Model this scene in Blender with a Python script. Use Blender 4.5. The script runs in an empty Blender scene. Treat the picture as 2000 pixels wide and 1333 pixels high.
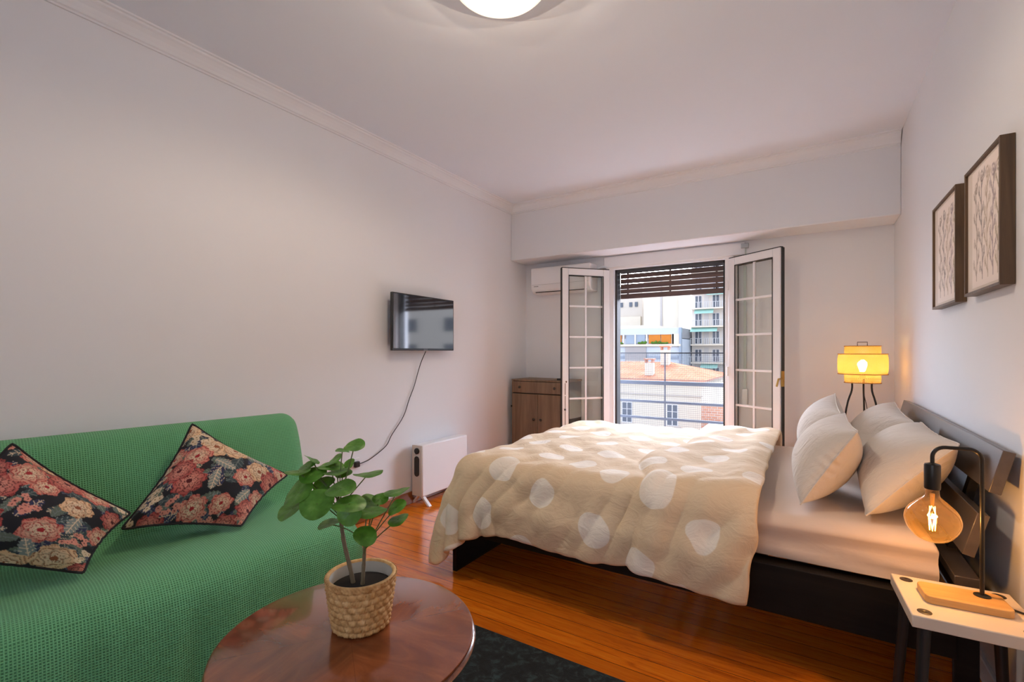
import bpy, bmesh, math, random
import numpy as np
from mathutils import Vector, Matrix

random.seed(7)
rng = np.random.default_rng(11)
C = bpy.context.scene.collection
scene = bpy.context.scene
PI = math.pi

# ------------------------------------------------------------------ camera
cam_data = bpy.data.cameras.new('camera')
cam_data.sensor_width = 36.0
cam_data.lens = 16.728
cam_data.shift_y = 0.0106
cam_data.clip_start = 0.02
cam_data.clip_end = 500
cam = bpy.data.objects.new('camera', cam_data)
C.objects.link(cam)
cam.location = (0, 0, 1.2)
cam.rotation_euler = (PI / 2, 0, math.radians(32.01))
scene.camera = cam

# ------------------------------------------------------------------ world, sun, exposure
world = bpy.data.worlds.new('sky')
scene.world = world
world.use_nodes = True
wt = world.node_tree
bg = wt.nodes['Background']
# hazy sky: an even veil plus a broad bright glow low over the street side (+Y), where the sun stands behind thin cloud
SKY_VEIL, SKY_GLOW, GLOW_EL = 2.9, 30.0, math.radians(24)
tc = wt.nodes.new('ShaderNodeTexCoord')
dot = wt.nodes.new('ShaderNodeVectorMath'); dot.operation = 'DOT_PRODUCT'
wt.links.new(tc.outputs['Generated'], dot.inputs[0])
dot.inputs[1].default_value = (-0.15, math.cos(GLOW_EL), math.sin(GLOW_EL))
mr = wt.nodes.new('ShaderNodeMapRange'); mr.interpolation_type = 'SMOOTHSTEP'
mr.inputs['From Min'].default_value = 0.45; mr.inputs['From Max'].default_value = 1.0
mr.inputs['To Min'].default_value = SKY_VEIL; mr.inputs['To Max'].default_value = SKY_VEIL + SKY_GLOW
wt.links.new(dot.outputs['Value'], mr.inputs['Value'])
bg.inputs['Color'].default_value = (0.84, 0.90, 1.07, 1)
wt.links.new(mr.outputs[0], bg.inputs['Strength'])
scene.view_settings.view_transform = 'Standard'
scene.view_settings.look = 'None'
scene.view_settings.gamma = 1
scene.view_settings.use_curve_mapping = False
scene.view_settings.exposure = 0.09
cy = scene.cycles
cy.use_denoising = True
cy.max_bounces = 10
cy.diffuse_bounces = 6
cy.glossy_bounces = 4
cy.transparent_max_bounces = 16
cy.transmission_bounces = 6
cy.caustics_reflective = False
cy.caustics_refractive = False
cy.sample_clamp_indirect = 6

# ------------------------------------------------------------------ materials
def S(r, g, b, a=1.0):
    f = lambda c: c / 12.92 if c <= 0.04045 else ((c + 0.055) / 1.055) ** 2.4
    return (f(r / 255), f(g / 255), f(b / 255), a)

MATS = {}
class NT:
    """small wrapper to write node trees"""
    def __init__(self, name):
        self.m = bpy.data.materials.new(name); self.m.use_nodes = True
        self.t = self.m.node_tree
        self.b = self.t.nodes['Principled BSDF']
        self.out = self.t.nodes['Material Output']
    def n(self, kind, **kw):
        o = self.t.nodes.new(kind)
        for k, v in kw.items(): setattr(o, k, v)
        return o
    def l(self, a, b): self.t.links.new(a, b)
    def math(self, op, a, b=None, c=None):
        o = self.n('ShaderNodeMath', operation=op)
        for i, v in enumerate((a, b, c)):
            if v is None: continue
            if isinstance(v, (int, float)): o.inputs[i].default_value = v
            else: self.l(v, o.inputs[i])
        return o.outputs[0]
    def mix(self, fac, a, b, mode='MIX'):
        o = self.n('ShaderNodeMix', data_type='RGBA', blend_type=mode)
        for s, v in ((o.inputs[0], fac), (o.inputs[6], a), (o.inputs[7], b)):
            if isinstance(v, (int, float, tuple)): s.default_value = v
            else: self.l(v, s)
        return o.outputs[2]
    def coord(self, kind='Object', scale=None):
        o = self.n('ShaderNodeTexCoord').outputs[kind]
        if scale is not None:
            mp = self.n('ShaderNodeMapping'); mp.inputs['Scale'].default_value = scale
            self.l(o, mp.inputs['Vector']); o = mp.outputs[0]
        return o
    def noise(self, vec, scale, detail=4, rough=0.55, dist=0.0):
        o = self.n('ShaderNodeTexNoise')
        o.inputs['Scale'].default_value = scale; o.inputs['Detail'].default_value = detail
        o.inputs['Roughness'].default_value = rough; o.inputs['Distortion'].default_value = dist
        if vec is not None: self.l(vec, o.inputs['Vector'])
        return o.outputs['Fac']
    def ramp(self, fac, stops):
        o = self.n('ShaderNodeValToRGB')
        e = o.color_ramp.elements
        while len(e) < len(stops): e.new(0.5)
        for x, (p, c) in zip(e, stops): x.position = p; x.color = c
        self.l(fac, o.inputs[0]); return o.outputs[0]
    def bump(self, h, strength, dist):
        o = self.n('ShaderNodeBump')
        o.inputs['Strength'].default_value = strength; o.inputs['Distance'].default_value = dist
        self.l(h, o.inputs['Height']); self.l(o.outputs[0], self.b.inputs['Normal'])
    def set(self, **kw):
        for k, v in kw.items():
            k = k.replace('_', ' ')
            s = self.b.inputs[k]
            if isinstance(v, (int, float, tuple)): s.default_value = v
            else: self.l(v, s)

def plain(name, col, rough=0.5, metal=0.0, var=0.05, scale=8.0, bump=0.0, **kw):
    if name in MATS: return MATS[name]
    t = NT(name)
    f = t.noise(t.coord(), scale, 3)
    a = tuple(c * (1 - var) for c in col[:3]) + (1,); b = tuple(min(1, c * (1 + var)) for c in col[:3]) + (1,)
    t.set(Base_Color=t.mix(f, a, b), Roughness=rough, Metallic=metal, **kw)
    if bump: t.bump(t.noise(t.coord(), scale * 20, 3), bump, 0.002)
    MATS[name] = t.m
    return t.m

wall_paint = plain('wall_paint', (0.77, 0.785, 0.82), 0.85, 0, 0.015, 1.5, 0.05)
ceil_paint = plain('ceiling_paint', (0.775, 0.82, 0.89), 0.9, 0, 0.015, 1.5, 0.05)
trim_paint = plain('trim_paint', (0.77, 0.785, 0.82), 0.6, 0, 0.01)
white_metal = plain('white_aluminium', (0.80, 0.80, 0.82), 0.35, 0, 0.02)
white_plastic = plain('white_plastic', (0.82, 0.82, 0.84), 0.35, 0, 0.01)
dark_metal = plain('dark_metal', (0.02, 0.022, 0.026), 0.4, 0.3, 0.1)
black_plastic = plain('black_plastic', (0.012, 0.012, 0.013), 0.4, 0, 0.1)
gasket = plain('dark_gasket', (0.03, 0.032, 0.034), 0.6, 0, 0.1)
grey_rail = plain('grey_rail_paint', (0.075, 0.085, 0.105), 0.7, 0.0, 0.08)
grey_rail.node_tree.nodes['Principled BSDF'].inputs['Specular IOR Level'].default_value = .1
strap_mat = plain('shutter_strap', (0.55, 0.62, 0.60), 0.8, 0, 0.08, 60)

def glass_mat(name, tint, refl=1.0):
    t = NT(name)
    t.t.nodes.remove(t.b)
    lw = t.n('ShaderNodeLayerWeight'); lw.inputs['Blend'].default_value = .5
    fres = t.math('MULTIPLY_ADD', t.math('POWER', lw.outputs['Facing'], 5.0), .96, .04)
    tr = t.n('ShaderNodeBsdfTransparent'); tr.inputs['Color'].default_value = tint
    gl = t.n('ShaderNodeBsdfGlossy'); gl.inputs['Roughness'].default_value = 0.02
    gl.inputs['Color'].default_value = (1, 1, 1, 1)
    mx = t.n('ShaderNodeMixShader')
    t.l(t.math('MULTIPLY', fres, refl), mx.inputs[0])
    t.l(tr.outputs[0], mx.inputs[1]); t.l(gl.outputs[0], mx.inputs[2])
    t.l(mx.outputs[0], t.out.inputs[0])
    return t.m
pane_glass = glass_mat('pane_glass', (0.955, 0.975, 0.965, 1))
amber_glass = glass_mat('amber_glass', (0.93, 0.74, 0.46, 1), 1.6)
def _amber():
    t = amber_glass.node_tree
    out = t.nodes['Material Output']; old = out.inputs[0].links[0].from_socket
    tl = t.nodes.new('ShaderNodeBsdfTranslucent'); tl.inputs[0].default_value = (1.0, .55, .16, 1)
    mx = t.nodes.new('ShaderNodeMixShader'); mx.inputs[0].default_value = .022
    t.links.new(old, mx.inputs[1]); t.links.new(tl.outputs[0], mx.inputs[2]); t.links.new(mx.outputs[0], out.inputs[0])
_amber()

def emit_mat(name, col, strength):
    t = NT(name)
    t.set(Base_Color=(0.8, 0.8, 0.8, 1), Emission_Color=col, Emission_Strength=strength, Roughness=0.4)
    return t.m

def wood_mat(name, c1, c2, c3, axis='X', scale=1.0, rough=0.35, coat=0.0, cap=0.0):
    if name in MATS: return MATS[name]
    t = NT(name)
    sc = {'X': (0.7, 9, 9), 'Y': (9, 0.7, 9), 'Z': (9, 9, 0.7)}[axis]
    v = t.coord('Object', tuple(s * scale for s in sc))
    f = t.noise(v, 2.2, 6, 0.6, 1.2)
    g = t.noise(v, 9, 4, 0.6)
    col = t.ramp(f, [(0.3, c1), (0.5, c2), (0.72, c3)])
    col = t.mix(t.math('MULTIPLY', g, 0.25), col, c1)
    t.set(Base_Color=col, Roughness=rough, Coat_Weight=coat, Coat_Roughness=0.08)
    t.bump(g, 0.08, 0.001)
    MATS[name] = t.m
    return t.m

def floor_mat():
    t = NT('floor_boards')
    co = t.n('ShaderNodeTexCoord').outputs['Object']
    sx = t.n('ShaderNodeSeparateXYZ'); t.l(co, sx.inputs[0])
    W_ = 0.088
    row = t.math('DIVIDE', sx.outputs['Y'], W_)
    idx = t.math('FLOOR', row)
    fr = t.math('FRACT', row)
    wn = t.n('ShaderNodeTexWhiteNoise', noise_dimensions='1D'); t.l(idx, wn.inputs['W'])
    rnd = wn.outputs['Value']
    # offset boards along their length
    offx = t.math('ADD', sx.outputs['X'], t.math('MULTIPLY', rnd, 37.0))
    cv = t.n('ShaderNodeCombineXYZ')
    t.l(t.math('MULTIPLY', offx, 1.1), cv.inputs[0]); t.l(t.math('MULTIPLY', sx.outputs['Y'], 13.0), cv.inputs[1]); t.l(t.math('MULTIPLY', rnd, 9.0), cv.inputs[2])
    grain = t.noise(cv.outputs[0], 3.0, 6, 0.6, 1.5)
    cv2 = t.n('ShaderNodeCombineXYZ')
    t.l(t.math('MULTIPLY', offx, 6.0), cv2.inputs[0]); t.l(t.math('MULTIPLY', sx.outputs['Y'], 90.0), cv2.inputs[1]); t.l(rnd, cv2.inputs[2])
    fine = t.noise(cv2.outputs[0], 2.0, 5, 0.6, 0.6)
    col = t.ramp(grain, [(0.25, (0.40, 0.075, 0.006, 1)), (0.48, (0.86, 0.215, 0.010, 1)), (0.7, (0.92, 0.28, 0.018, 1))])
    col = t.mix(t.math('MULTIPLY', t.math('SUBTRACT', 1.0, fine), 0.5), col, (0.24, 0.05, 0.006, 1))
    col = t.mix(t.math('MULTIPLY', rnd, 0.45), col, (0.36, 0.08, 0.008, 1))
    edge = t.math('LESS_THAN', t.math('ABSOLUTE', t.math('SUBTRACT', fr, 0.5)), 0.485)
    col = t.mix(edge, (0.05, 0.012, 0.004, 1), col)
    wob = t.noise(co, 5.0, 2)
    t.set(Base_Color=col, Roughness=t.math('ADD', 0.10, t.math('MULTIPLY', fine, 0.12)), Coat_Weight=0.25, Coat_Roughness=0.06)
    h = t.math('ADD', t.math('MULTIPLY', edge, 0.6), t.math('MULTIPLY', wob, 0.5))
    t.bump(h, 0.12, 0.004)
    return t.m

# ------------------------------------------------------------------ mesh helpers
class MB:
    def __init__(self): self.v = []; self.f = []
    def add(self, vs, fs):
        b = len(self.v); self.v += [tuple(map(float, p)) for p in vs]; self.f += [tuple(i + b for i in f) for f in fs]
        return self
    def box(self, x0, x1, y0, y1, z0, z1):
        return self.add([(x0,y0,z0),(x1,y0,z0),(x1,y1,z0),(x0,y1,z0),(x0,y0,z1),(x1,y0,z1),(x1,y1,z1),(x0,y1,z1)],
                        [(0,3,2,1),(4,5,6,7),(0,1,5,4),(1,2,6,5),(2,3,7,6),(3,0,4,7)])
    def hexa(self, lower, upper):
        """8 corners: lower ring of 4, upper ring of 4"""
        return self.add(list(lower) + list(upper), [(0,3,2,1),(4,5,6,7),(0,1,5,4),(1,2,6,5),(2,3,7,6),(3,0,4,7)])
    def tube(self, pts, r, n=8, caps=True):
        pts = [Vector(p) for p in pts]
        rs = r if isinstance(r, (list, tuple)) else [r] * len(pts)
        ring = []; up = None
        for i, p in enumerate(pts):
            d = (pts[min(i + 1, len(pts) - 1)] - pts[max(i - 1, 0)])
            d = d.normalized() if d.length > 1e-9 else Vector((0, 0, 1))
            if up is None:
                up = Vector((0, 0, 1)) if abs(d.z) < 0.9 else Vector((1, 0, 0))
            a = d.cross(up)
            if a.length < 1e-6: a = d.orthogonal()
            a.normalize(); b = a.cross(d).normalized(); up = b
            ring.append([p + (a * math.cos(2*PI*k/n) + b * math.sin(2*PI*k/n)) * rs[i] for k in range(n)])
        base = len(self.v)
        for rg in ring: self.v += [tuple(q) for q in rg]
        for i in range(len(ring) - 1):
            for k in range(n):
                k2 = (k + 1) % n
                self.f.append((base+i*n+k, base+i*n+k2, base+(i+1)*n+k2, base+(i+1)*n+k))
        if caps:
            self.f.append(tuple(base + k for k in range(n))[::-1])
            self.f.append(tuple(base + (len(ring)-1)*n + k for k in range(n)))
        return self
    def lathe(self, prof, c=(0, 0, 0), n=32, cap0=False, cap1=False):
        base = len(self.v)
        for (r, z) in prof:
            for k in range(n):
                a = 2*PI*k/n
                self.v.append((c[0] + r*math.cos(a), c[1] + r*math.sin(a), c[2] + z))
        for i in range(len(prof) - 1):
            for k in range(n):
                k2 = (k + 1) % n
                self.f.append((base+i*n+k, base+i*n+k2, base+(i+1)*n+k2, base+(i+1)*n+k))
        if cap0: self.f.append(tuple(base + k for k in range(n))[::-1])
        if cap1: self.f.append(tuple(base + (len(prof)-1)*n + k for k in range(n)))
        return self
    def grid(self, P):
        """P: (n,m,3) array of points"""
        n, m = P.shape[:2]; b = len(self.v)
        self.v += [tuple(map(float, p)) for p in P.reshape(-1, 3)]
        self.f += [(b+i*m+j, b+(i+1)*m+j, b+(i+1)*m+j+1, b+i*m+j+1) for i in range(n-1) for j in range(m-1)]
        return self
    def build(self, name, mat, parent=None, smooth=False, sharp=40, bevel=0.0, subs=0, loc=None, rotz=0.0):
        me = bpy.data.meshes.new(name)
        me.from_pydata(self.v, [], self.f); me.update()
        bm = bmesh.new(); bm.from_mesh(me)
        bmesh.ops.recalc_face_normals(bm, faces=bm.faces); bm.to_mesh(me); bm.free()
        return link(name, me, mat, parent, smooth, sharp, bevel, subs, loc, rotz)

def link(name, me, mat, parent=None, smooth=False, sharp=40, bevel=0.0, subs=0, loc=None, rotz=0.0):
    if mat is not None: me.materials.append(mat)
    if smooth or bevel:
        me.polygons.foreach_set('use_smooth', [True] * len(me.polygons))
        if sharp: me.set_sharp_from_angle(angle=math.radians(sharp))
    o = bpy.data.objects.new(name, me); C.objects.link(o)
    if parent is not None: o.parent = parent
    if loc is not None: o.location = loc
    if rotz: o.rotation_euler = (0, 0, rotz)
    if bevel:
        m = o.modifiers.new('bevel', 'BEVEL'); m.width = bevel; m.segments = 2; m.limit_method = 'ANGLE'; m.angle_limit = math.radians(50)
    if subs:
        m = o.modifiers.new('subdivision', 'SUBSURF'); m.levels = subs; m.render_levels = subs
    return o

def tag(o, label, cat, group=None, kind=None):
    o['label'] = label; o['category'] = cat
    if group: o['group'] = group
    if kind: o['kind'] = kind
    return o

def thing(name, label, cat, loc=(0, 0, 0), rotz=0.0, group=None, kind=None):
    o = bpy.data.objects.new(name, None); C.objects.link(o)
    o.empty_display_size = 0.1
    o.location = loc; o.rotation_euler = (0, 0, rotz)
    return tag(o, label, cat, group, kind)

def BX(x0, x1, y0, y1, z0, z1): return MB().box(x0, x1, y0, y1, z0, z1)

# ------------------------------------------------------------------ the room shell
XL, XR, YS, YB, YR, ZC = -2.68, 0.545, 4.268, 4.587, -1.45, 2.74
ZS = 2.165                     # underside of the dropped beam
DX0, DX1, DZ = -1.69, -0.605, 2.032   # opening of the balcony door

def structure(o, label, cat): return tag(o, label, cat, None, 'structure')

structure(BX(XL-.3, XR+.3, YR-.3, YB+.25, -.15, 0).build('floor', floor_mat()), 'glossy orange brown pine plank floor of the room', 'floor')
structure(BX(XL-.3, XR+.3, YR-.3, YB+.25, ZC, ZC+.2).build('ceiling', ceil_paint), 'plain white painted ceiling above the room', 'ceiling')
structure(BX(XL-.25, XL, YR-.3, YB+.25, 0, ZC).build('wall_left', wall_paint), 'long plain white wall behind the green sofa and television', 'wall')
structure(BX(XR, XR+.25, YR-.3, YB+.25, 0, ZC).build('wall_right', wall_paint), 'plain white wall behind the headboard and botanical prints', 'wall')
w = MB()
w.box(XL, DX0, YB, YB+.25, 0, ZC); w.box(DX1, XR, YB, YB+.25, 0, ZC); w.box(DX0, DX1, YB, YB+.25, DZ, ZC)
structure(w.build('wall_back', wall_paint), 'white recessed end wall around the open balcony door', 'wall')
structure(BX(XL, XR, YS, YB, ZS, ZC).build('wall_beam', wall_paint, bevel=.006), 'deep white dropped beam above the balcony door recess', 'wall')
# rear wall, behind the camera, with an unseen window added to let in fill daylight
w = MB()
RX0, RX1, RZ0, RZ1 = -1.1, 0.3, 0.9, 2.2
w.box(XL, RX0, YR-.25, YR, 0, ZC); w.box(RX1, XR, YR-.25, YR, 0, ZC); w.box(RX0, RX1, YR-.25, YR, RZ1, ZC); w.box(RX0, RX1, YR-.25, YR, 0, RZ0)
structure(w.build('wall_rear', wall_paint), 'white wall behind the camera with an opening added for fill daylight', 'wall')
w2 = tag(bpy.data.objects.new('added_fill_window', None), 'unseen white window added behind the camera to let in fill daylight', 'window', None, 'structure'); C.objects.link(w2)
w2.location = (RX0, YR-.15, RZ0)
f = MB()
for x in np.linspace(0, RX1-RX0, 4): f.box(x-.03, x+.03, -.03, .03, 0, RZ1-RZ0)
f.box(0, RX1-RX0, -.03, .03, 0, .06); f.box(0, RX1-RX0, -.03, .03, RZ1-RZ0-.06, RZ1-RZ0)
f.build('window_frame', white_metal, w2)

# cornices: stepped cove profile
def cornice(name, p0, p1, inward, label):
    prof = [(0, -.088), (.010, -.088), (.012, -.080), (.020, -.076), (.024, -.062), (.034, -.042), (.048, -.026), (.058, -.020), (.060, -.010), (.070, -.008), (.072, 0)]
    m = MB(); p0 = Vector(p0); p1 = Vector(p1); nrm = Vector(inward)
    n = len(prof)
    for p in (p0, p1):
        for (u, z) in prof: m.v.append(tuple(p + nrm * u + Vector((0, 0, ZC + z))))
    for i in range(n - 1): m.f.append((i, i+1, n+i+1, n+i))
    m.f.append(tuple(range(n)) + ()); m.f.append(tuple(range(n, 2*n)))
    return structure(m.build(name, trim_paint), label, 'cornice')
cornice('trim_1', (XL, YR, 0), (XL, YS, 0), (1, 0, 0), 'white moulded cornice running along the left wall')
cornice('trim_2', (XL, YS, 0), (XR-.005, YS, 0), (0, -1, 0), 'white moulded cornice across the dropped beam')
base_wood = wood_mat('baseboard_wood', (0.16, 0.05, 0.014, 1), (0.26, 0.085, 0.022, 1), (0.34, 0.12, 0.035, 1), 'Y', 1.5, 0.3)
structure(BX(XL, XL+.018, YR, YB, 0, .095).build('baseboard_left', base_wood, bevel=.005), 'brown wooden baseboard along the left wall', 'baseboard')
structure(BX(XL, DX0-.06, YB-.018, YB, 0, .095).build('baseboard_back', base_wood, bevel=.005), 'brown wooden baseboard behind the small cabinet', 'baseboard')
structure(BX(XR-.015, XR, YR, YB, 0, .085).build('baseboard_right', trim_paint, bevel=.004), 'white baseboard at the foot of the right wall', 'baseboard')
# shutter box cover board above the door
structure(BX(DX0-.07, DX1+.13, YB-.022, YB, DZ+.012, ZS-.012).build('trim_3', trim_paint, bevel=.005), 'white shutter box board above the balcony door', 'trim')

# ------------------------------------------------------------------ balcony door: frame, two open leaves
d1 = thing('door_1', 'open white balcony door with two glazed leaves and muntins', 'door', ((DX0+DX1)/2, YB, 0), 0, None, 'structure')
cxd = (DX0 + DX1) / 2
f = MB()
f.box(DX0-cxd-.045, DX0-cxd+.03, -.012, .075, 0, DZ); f.box(DX1-cxd-.03, DX1-cxd+.045, -.012, .075, 0, DZ); f.box(DX0-cxd-.045, DX1-cxd+.045, -.012, .075, DZ-.008, DZ+.03)
f.build('door_frame', white_metal, d1, bevel=.003)
f = MB()
f.box(DX0-cxd+.03, DX0-cxd+.05, .03, .13, 0, DZ-.0); f.box(DX1-cxd-.05, DX1-cxd-.03, .03, .13, 0, DZ); f.box(DX0-cxd+.03, DX1-cxd-.03, .03, .13, DZ-.032, DZ-.008)
f.build('dark_frame_strips', gasket, d1)  # dark strips round the inside of the door opening
BX(DX0-cxd, DX1-cxd, .0, .25, -.002, .02).build('threshold', trim_paint, d1)

def leaf(hx, ang, flip):
    """door leaf hinged at (hx, YB), opening into the room; local x runs from hinge to free edge"""
    L_, H_, T_ = .505, 1.985, .042
    e = bpy.data.objects.new('door_leaf', None); C.objects.link(e); e.parent = d1
    e.location = (hx - cxd, -.035, .03); e.rotation_euler = (0, 0, ang)
    s = .066
    f = MB()
    f.box(0, s, -T_/2, T_/2, 0, H_); f.box(L_-s, L_, -T_/2, T_/2, 0, H_)
    f.box(s, L_-s, -T_/2, T_/2, H_-s, H_); f.box(s, L_-s, -T_/2, T_/2, 0, .11)
    fr = f.build('leaf_frame', white_metal, e, bevel=.004)
    g = MB()
    for y in (-T_/2-.001, T_/2-.005):
        g.box(s-.001, s+.006, y, y+.006, .11, H_-s); g.box(L_-s-.006, L_-s+.001, y, y+.006, .11, H_-s)
        g.box(s, L_-s, y, y+.006, H_-s-.006, H_-s+.001)
    g.build('glazing_gasket', gasket, e)
    BX(s, L_-s, -.003, .003, .11, H_-s).build('glass_pane', pane_glass, e)
    m = MB()
    m.box(L_/2-.009, L_/2+.009, -.009, .009, .11, H_-s)
    nrow = 6
    for k in range(1, nrow): 
        z = .11 + (H_-s-.11) * k / nrow
        m.box(s, L_-s, -.009, .009, z-.009, z+.009)
    m.build('muntins', white_metal, e, bevel=.002)
    # dark weather strip on the free edge and top
    w = MB(); w.box(L_, L_+.008, -T_/2*.4, T_/2*.9, 0, H_); w.box(0, L_, -T_/2*.7, T_/2*.7, H_, H_+.008)
    w.build('weather_strip', gasket, e)
    for z in (.25, 1.0, 1.75):
        MB().tube([(-.006, -T_/2, z-.04), (-.006, -T_/2, z+.04)], .009, 10).build('hinge', white_metal, e, True)
    h = MB()
    sy = -1 if flip else 1
    return e, L_, T_
e1, L_, T_ = leaf(DX0-.015, -PI/2 - math.radians(42), True)
e2, L_, T_ = leaf(DX1+.015, -math.radians(36), False)
lh = MB(); lh.box(L_, L_+.012, -.012, .012, .90, 1.02); lh.tube([(L_+.006, -.012, .96), (L_+.006, -.045, .96), (L_-.005, -.052, .90)], .007, 8)
lh.build('handle', plain('brass', (0.5, 0.33, 0.1), 0.35, 0.9), e2, True)

# roller shutter, half raised, in the opening
sh = thing('roller_shutter', 'dark wooden roller shutter half raised at the top of the balcony door', 'shutter', (cxd, YB+.14, 1.74))
m = MB(); wsh = (DX1-DX0)/2 - .05
zz = [(0.0, .048), (.056, .040), (.102, .048), (.156, .045), (.206, .045), (.256, .045)]
shut_wood = wood_mat('shutter_wood', (0.07, 0.045, 0.048, 1), (0.12, 0.08, 0.08, 1), (0.19, 0.115, 0.09, 1), 'X', 1.2, 0.5)
for z0, hgt in zz:
    m.box(-wsh, wsh, -.007, .007, z0, z0+hgt)
m.build('slats', shut_wood, sh, bevel=.003)
for x in (-.42, 0, .42): BX(x-.009, x+.009, .007, .012, 0, .29).build('ladder_tape', plain('shutter_tape', (0.03, 0.02, 0.025), 0.8), sh)

# shutter strap on the wall right of the door
st = thing('shutter_strap', 'pale green shutter pull strap hanging behind the right door leaf', 'strap', (-.475, YB-.004, .83))
BX(-.011, .011, -.012, -.008, .02, 1.30).build('strap', strap_mat, st)
BX(-.03, .03, -.03, 0, 1.27, 1.31).build('strap_guide', plain('guide_grey', (0.42, 0.46, 0.5), 0.5), st, bevel=.004)
BX(-.022, .022, -.03, 0, -.10, .05).build('strap_winder', white_plastic, st, bevel=.004)

# ------------------------------------------------------------------ cloth helpers (position based relaxation)
def relax(P, a, b, rest, k):
    d = P[b] - P[a]
    L = np.sqrt((d * d).sum(-1, keepdims=True)) + 1e-9
    c = d * ((L - rest) / L * (0.5 * k))
    P[a] += c; P[b] -= c

def edge_sets(n, m):
    """slices of a grid whose pairs never share a point: (slice a, slice b, di, dj)"""
    out = []
    for di, dj in ((1, 0), (0, 1), (1, 1), (1, -1), (2, 0), (0, 2)):
        for par in range(2):
            if dj == 0:
                step = di
                for off in range(2):
                    ia = [i for i in range(0, n - di) if (i // step) % 2 == off]
                    out.append((np.array(ia), None, di, dj))
                break
            elif di == 0:
                for off in range(2):
                    ja = [j for j in range(0, m - dj) if (j // dj) % 2 == off]
                    out.append((None, np.array(ja), di, dj))
                break
            else:
                ia = np.arange(par, n - 1, 2)
                out.append((ia, None, di, dj))
    res = []
    for ia, ja, di, dj in out:
        I = np.arange(0, n - di) if ia is None else ia
        J = (np.arange(0, m - dj) if dj >= 0 else np.arange(-dj, m)) if ja is None else ja
        A = np.ix_(I, J); B = np.ix_(I + di, J + dj)
        res.append((A, B, di, dj))
    return res

def box_push(P, lo, hi, rad, fr, prev):
    """push points out of a rounded box"""
    lo = np.array(lo) + rad; hi = np.array(hi) - rad
    c = (lo + hi) / 2; h = (hi - lo) / 2
    q = P - c
    a = np.abs(q) - h
    outside = np.maximum(a, 0)
    dist = np.sqrt((outside ** 2).sum(-1)) + np.minimum(a.max(-1), 0) - rad
    hit = dist < 0
    if not hit.any(): return
    qq = q[hit]; aa = a[hit]; dd = dist[hit]
    n = np.where(aa > 0, aa, 0) * np.sign(qq)
    ln = np.sqrt((n ** 2).sum(-1))
    inner = ln < 1e-6
    if inner.any():
        k = aa[inner].argmax(-1)
        n[inner] = 0
        n[np.where(inner)[0], k] = np.sign(qq[inner, k])
        ln = np.sqrt((n ** 2).sum(-1))
    n /= ln[:, None]
    x = P[hit] - n * dd[:, None]
    v = x - prev[hit]
    vt = v - n * (v * n).sum(-1, keepdims=True)
    P[hit] = x - vt * fr

def cubic(n_in, n_out):
    """Catmull-Rom interpolation matrix"""
    M = np.zeros((n_out, n_in))
    for i, t in enumerate(np.linspace(0, n_in - 1, n_out)):
        k = min(int(t), n_in - 2); f = t - k
        w = [-.5*f+f*f-.5*f**3, 1-2.5*f*f+1.5*f**3, .5*f+2*f*f-1.5*f**3, -.5*f*f+.5*f**3]
        for d in range(4): M[i, min(max(k - 1 + d, 0), n_in - 1)] += w[d]
    return M

def up2(P, n): 
    A = cubic(P.shape[0], n); B = cubic(P.shape[1], n)
    return np.einsum('ai,bj,ijk->abk', A, B, P)

def inflate(seed, N=34, press=0.0028, steps=110, aspect=1.0, soft=0.0):
    """two square sheets sewn together and blown up: (top, bottom) in a unit-ish square"""
    r = np.random.default_rng(seed)
    u = np.linspace(-1, 1, N)
    X, Y = np.meshgrid(u * aspect, u, indexing='ij')
    h = 2.0 / (N - 1)
    T = np.stack([X, Y, 0.02 + r.normal(0, .006, X.shape)], -1); B = np.stack([X, Y, -0.02 + r.normal(0, .006, X.shape)], -1)
    es = edge_sets(N, N)
    def rest(di, dj): return math.hypot(di * h * aspect, dj * h)
    border = np.zeros((N, N), bool); border[0] = border[-1] = True; border[:, 0] = border[:, -1] = True
    Tp, Bp = T.copy(), B.copy()
    for s in range(steps):
        for Q, Qp, sg in ((T, Tp, 1), (B, Bp, -1)):
            vel = (Q - Qp) * 0.9; Qp[:] = Q
            gx = np.gradient(Q, axis=0); gy = np.gradient(Q, axis=1)
            nn = np.cross(gx, gy); nn /= np.linalg.norm(nn, axis=-1, keepdims=True) + 1e-9
            Q += vel + nn * sg * press
        for it in range(9):
            for A, Bb, di, dj in es:
                k = 0.9 if abs(di) + abs(dj) == 1 else (0.35 if abs(di) == abs(dj) else 0.12)
                rr = rest(di, dj)
                relax(T, A, Bb, rr, k); relax(B, A, Bb, rr, k)
            mid = (T[border] + B[border]) / 2
            T[border] = mid; B[border] = mid
    return T, B

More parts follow.
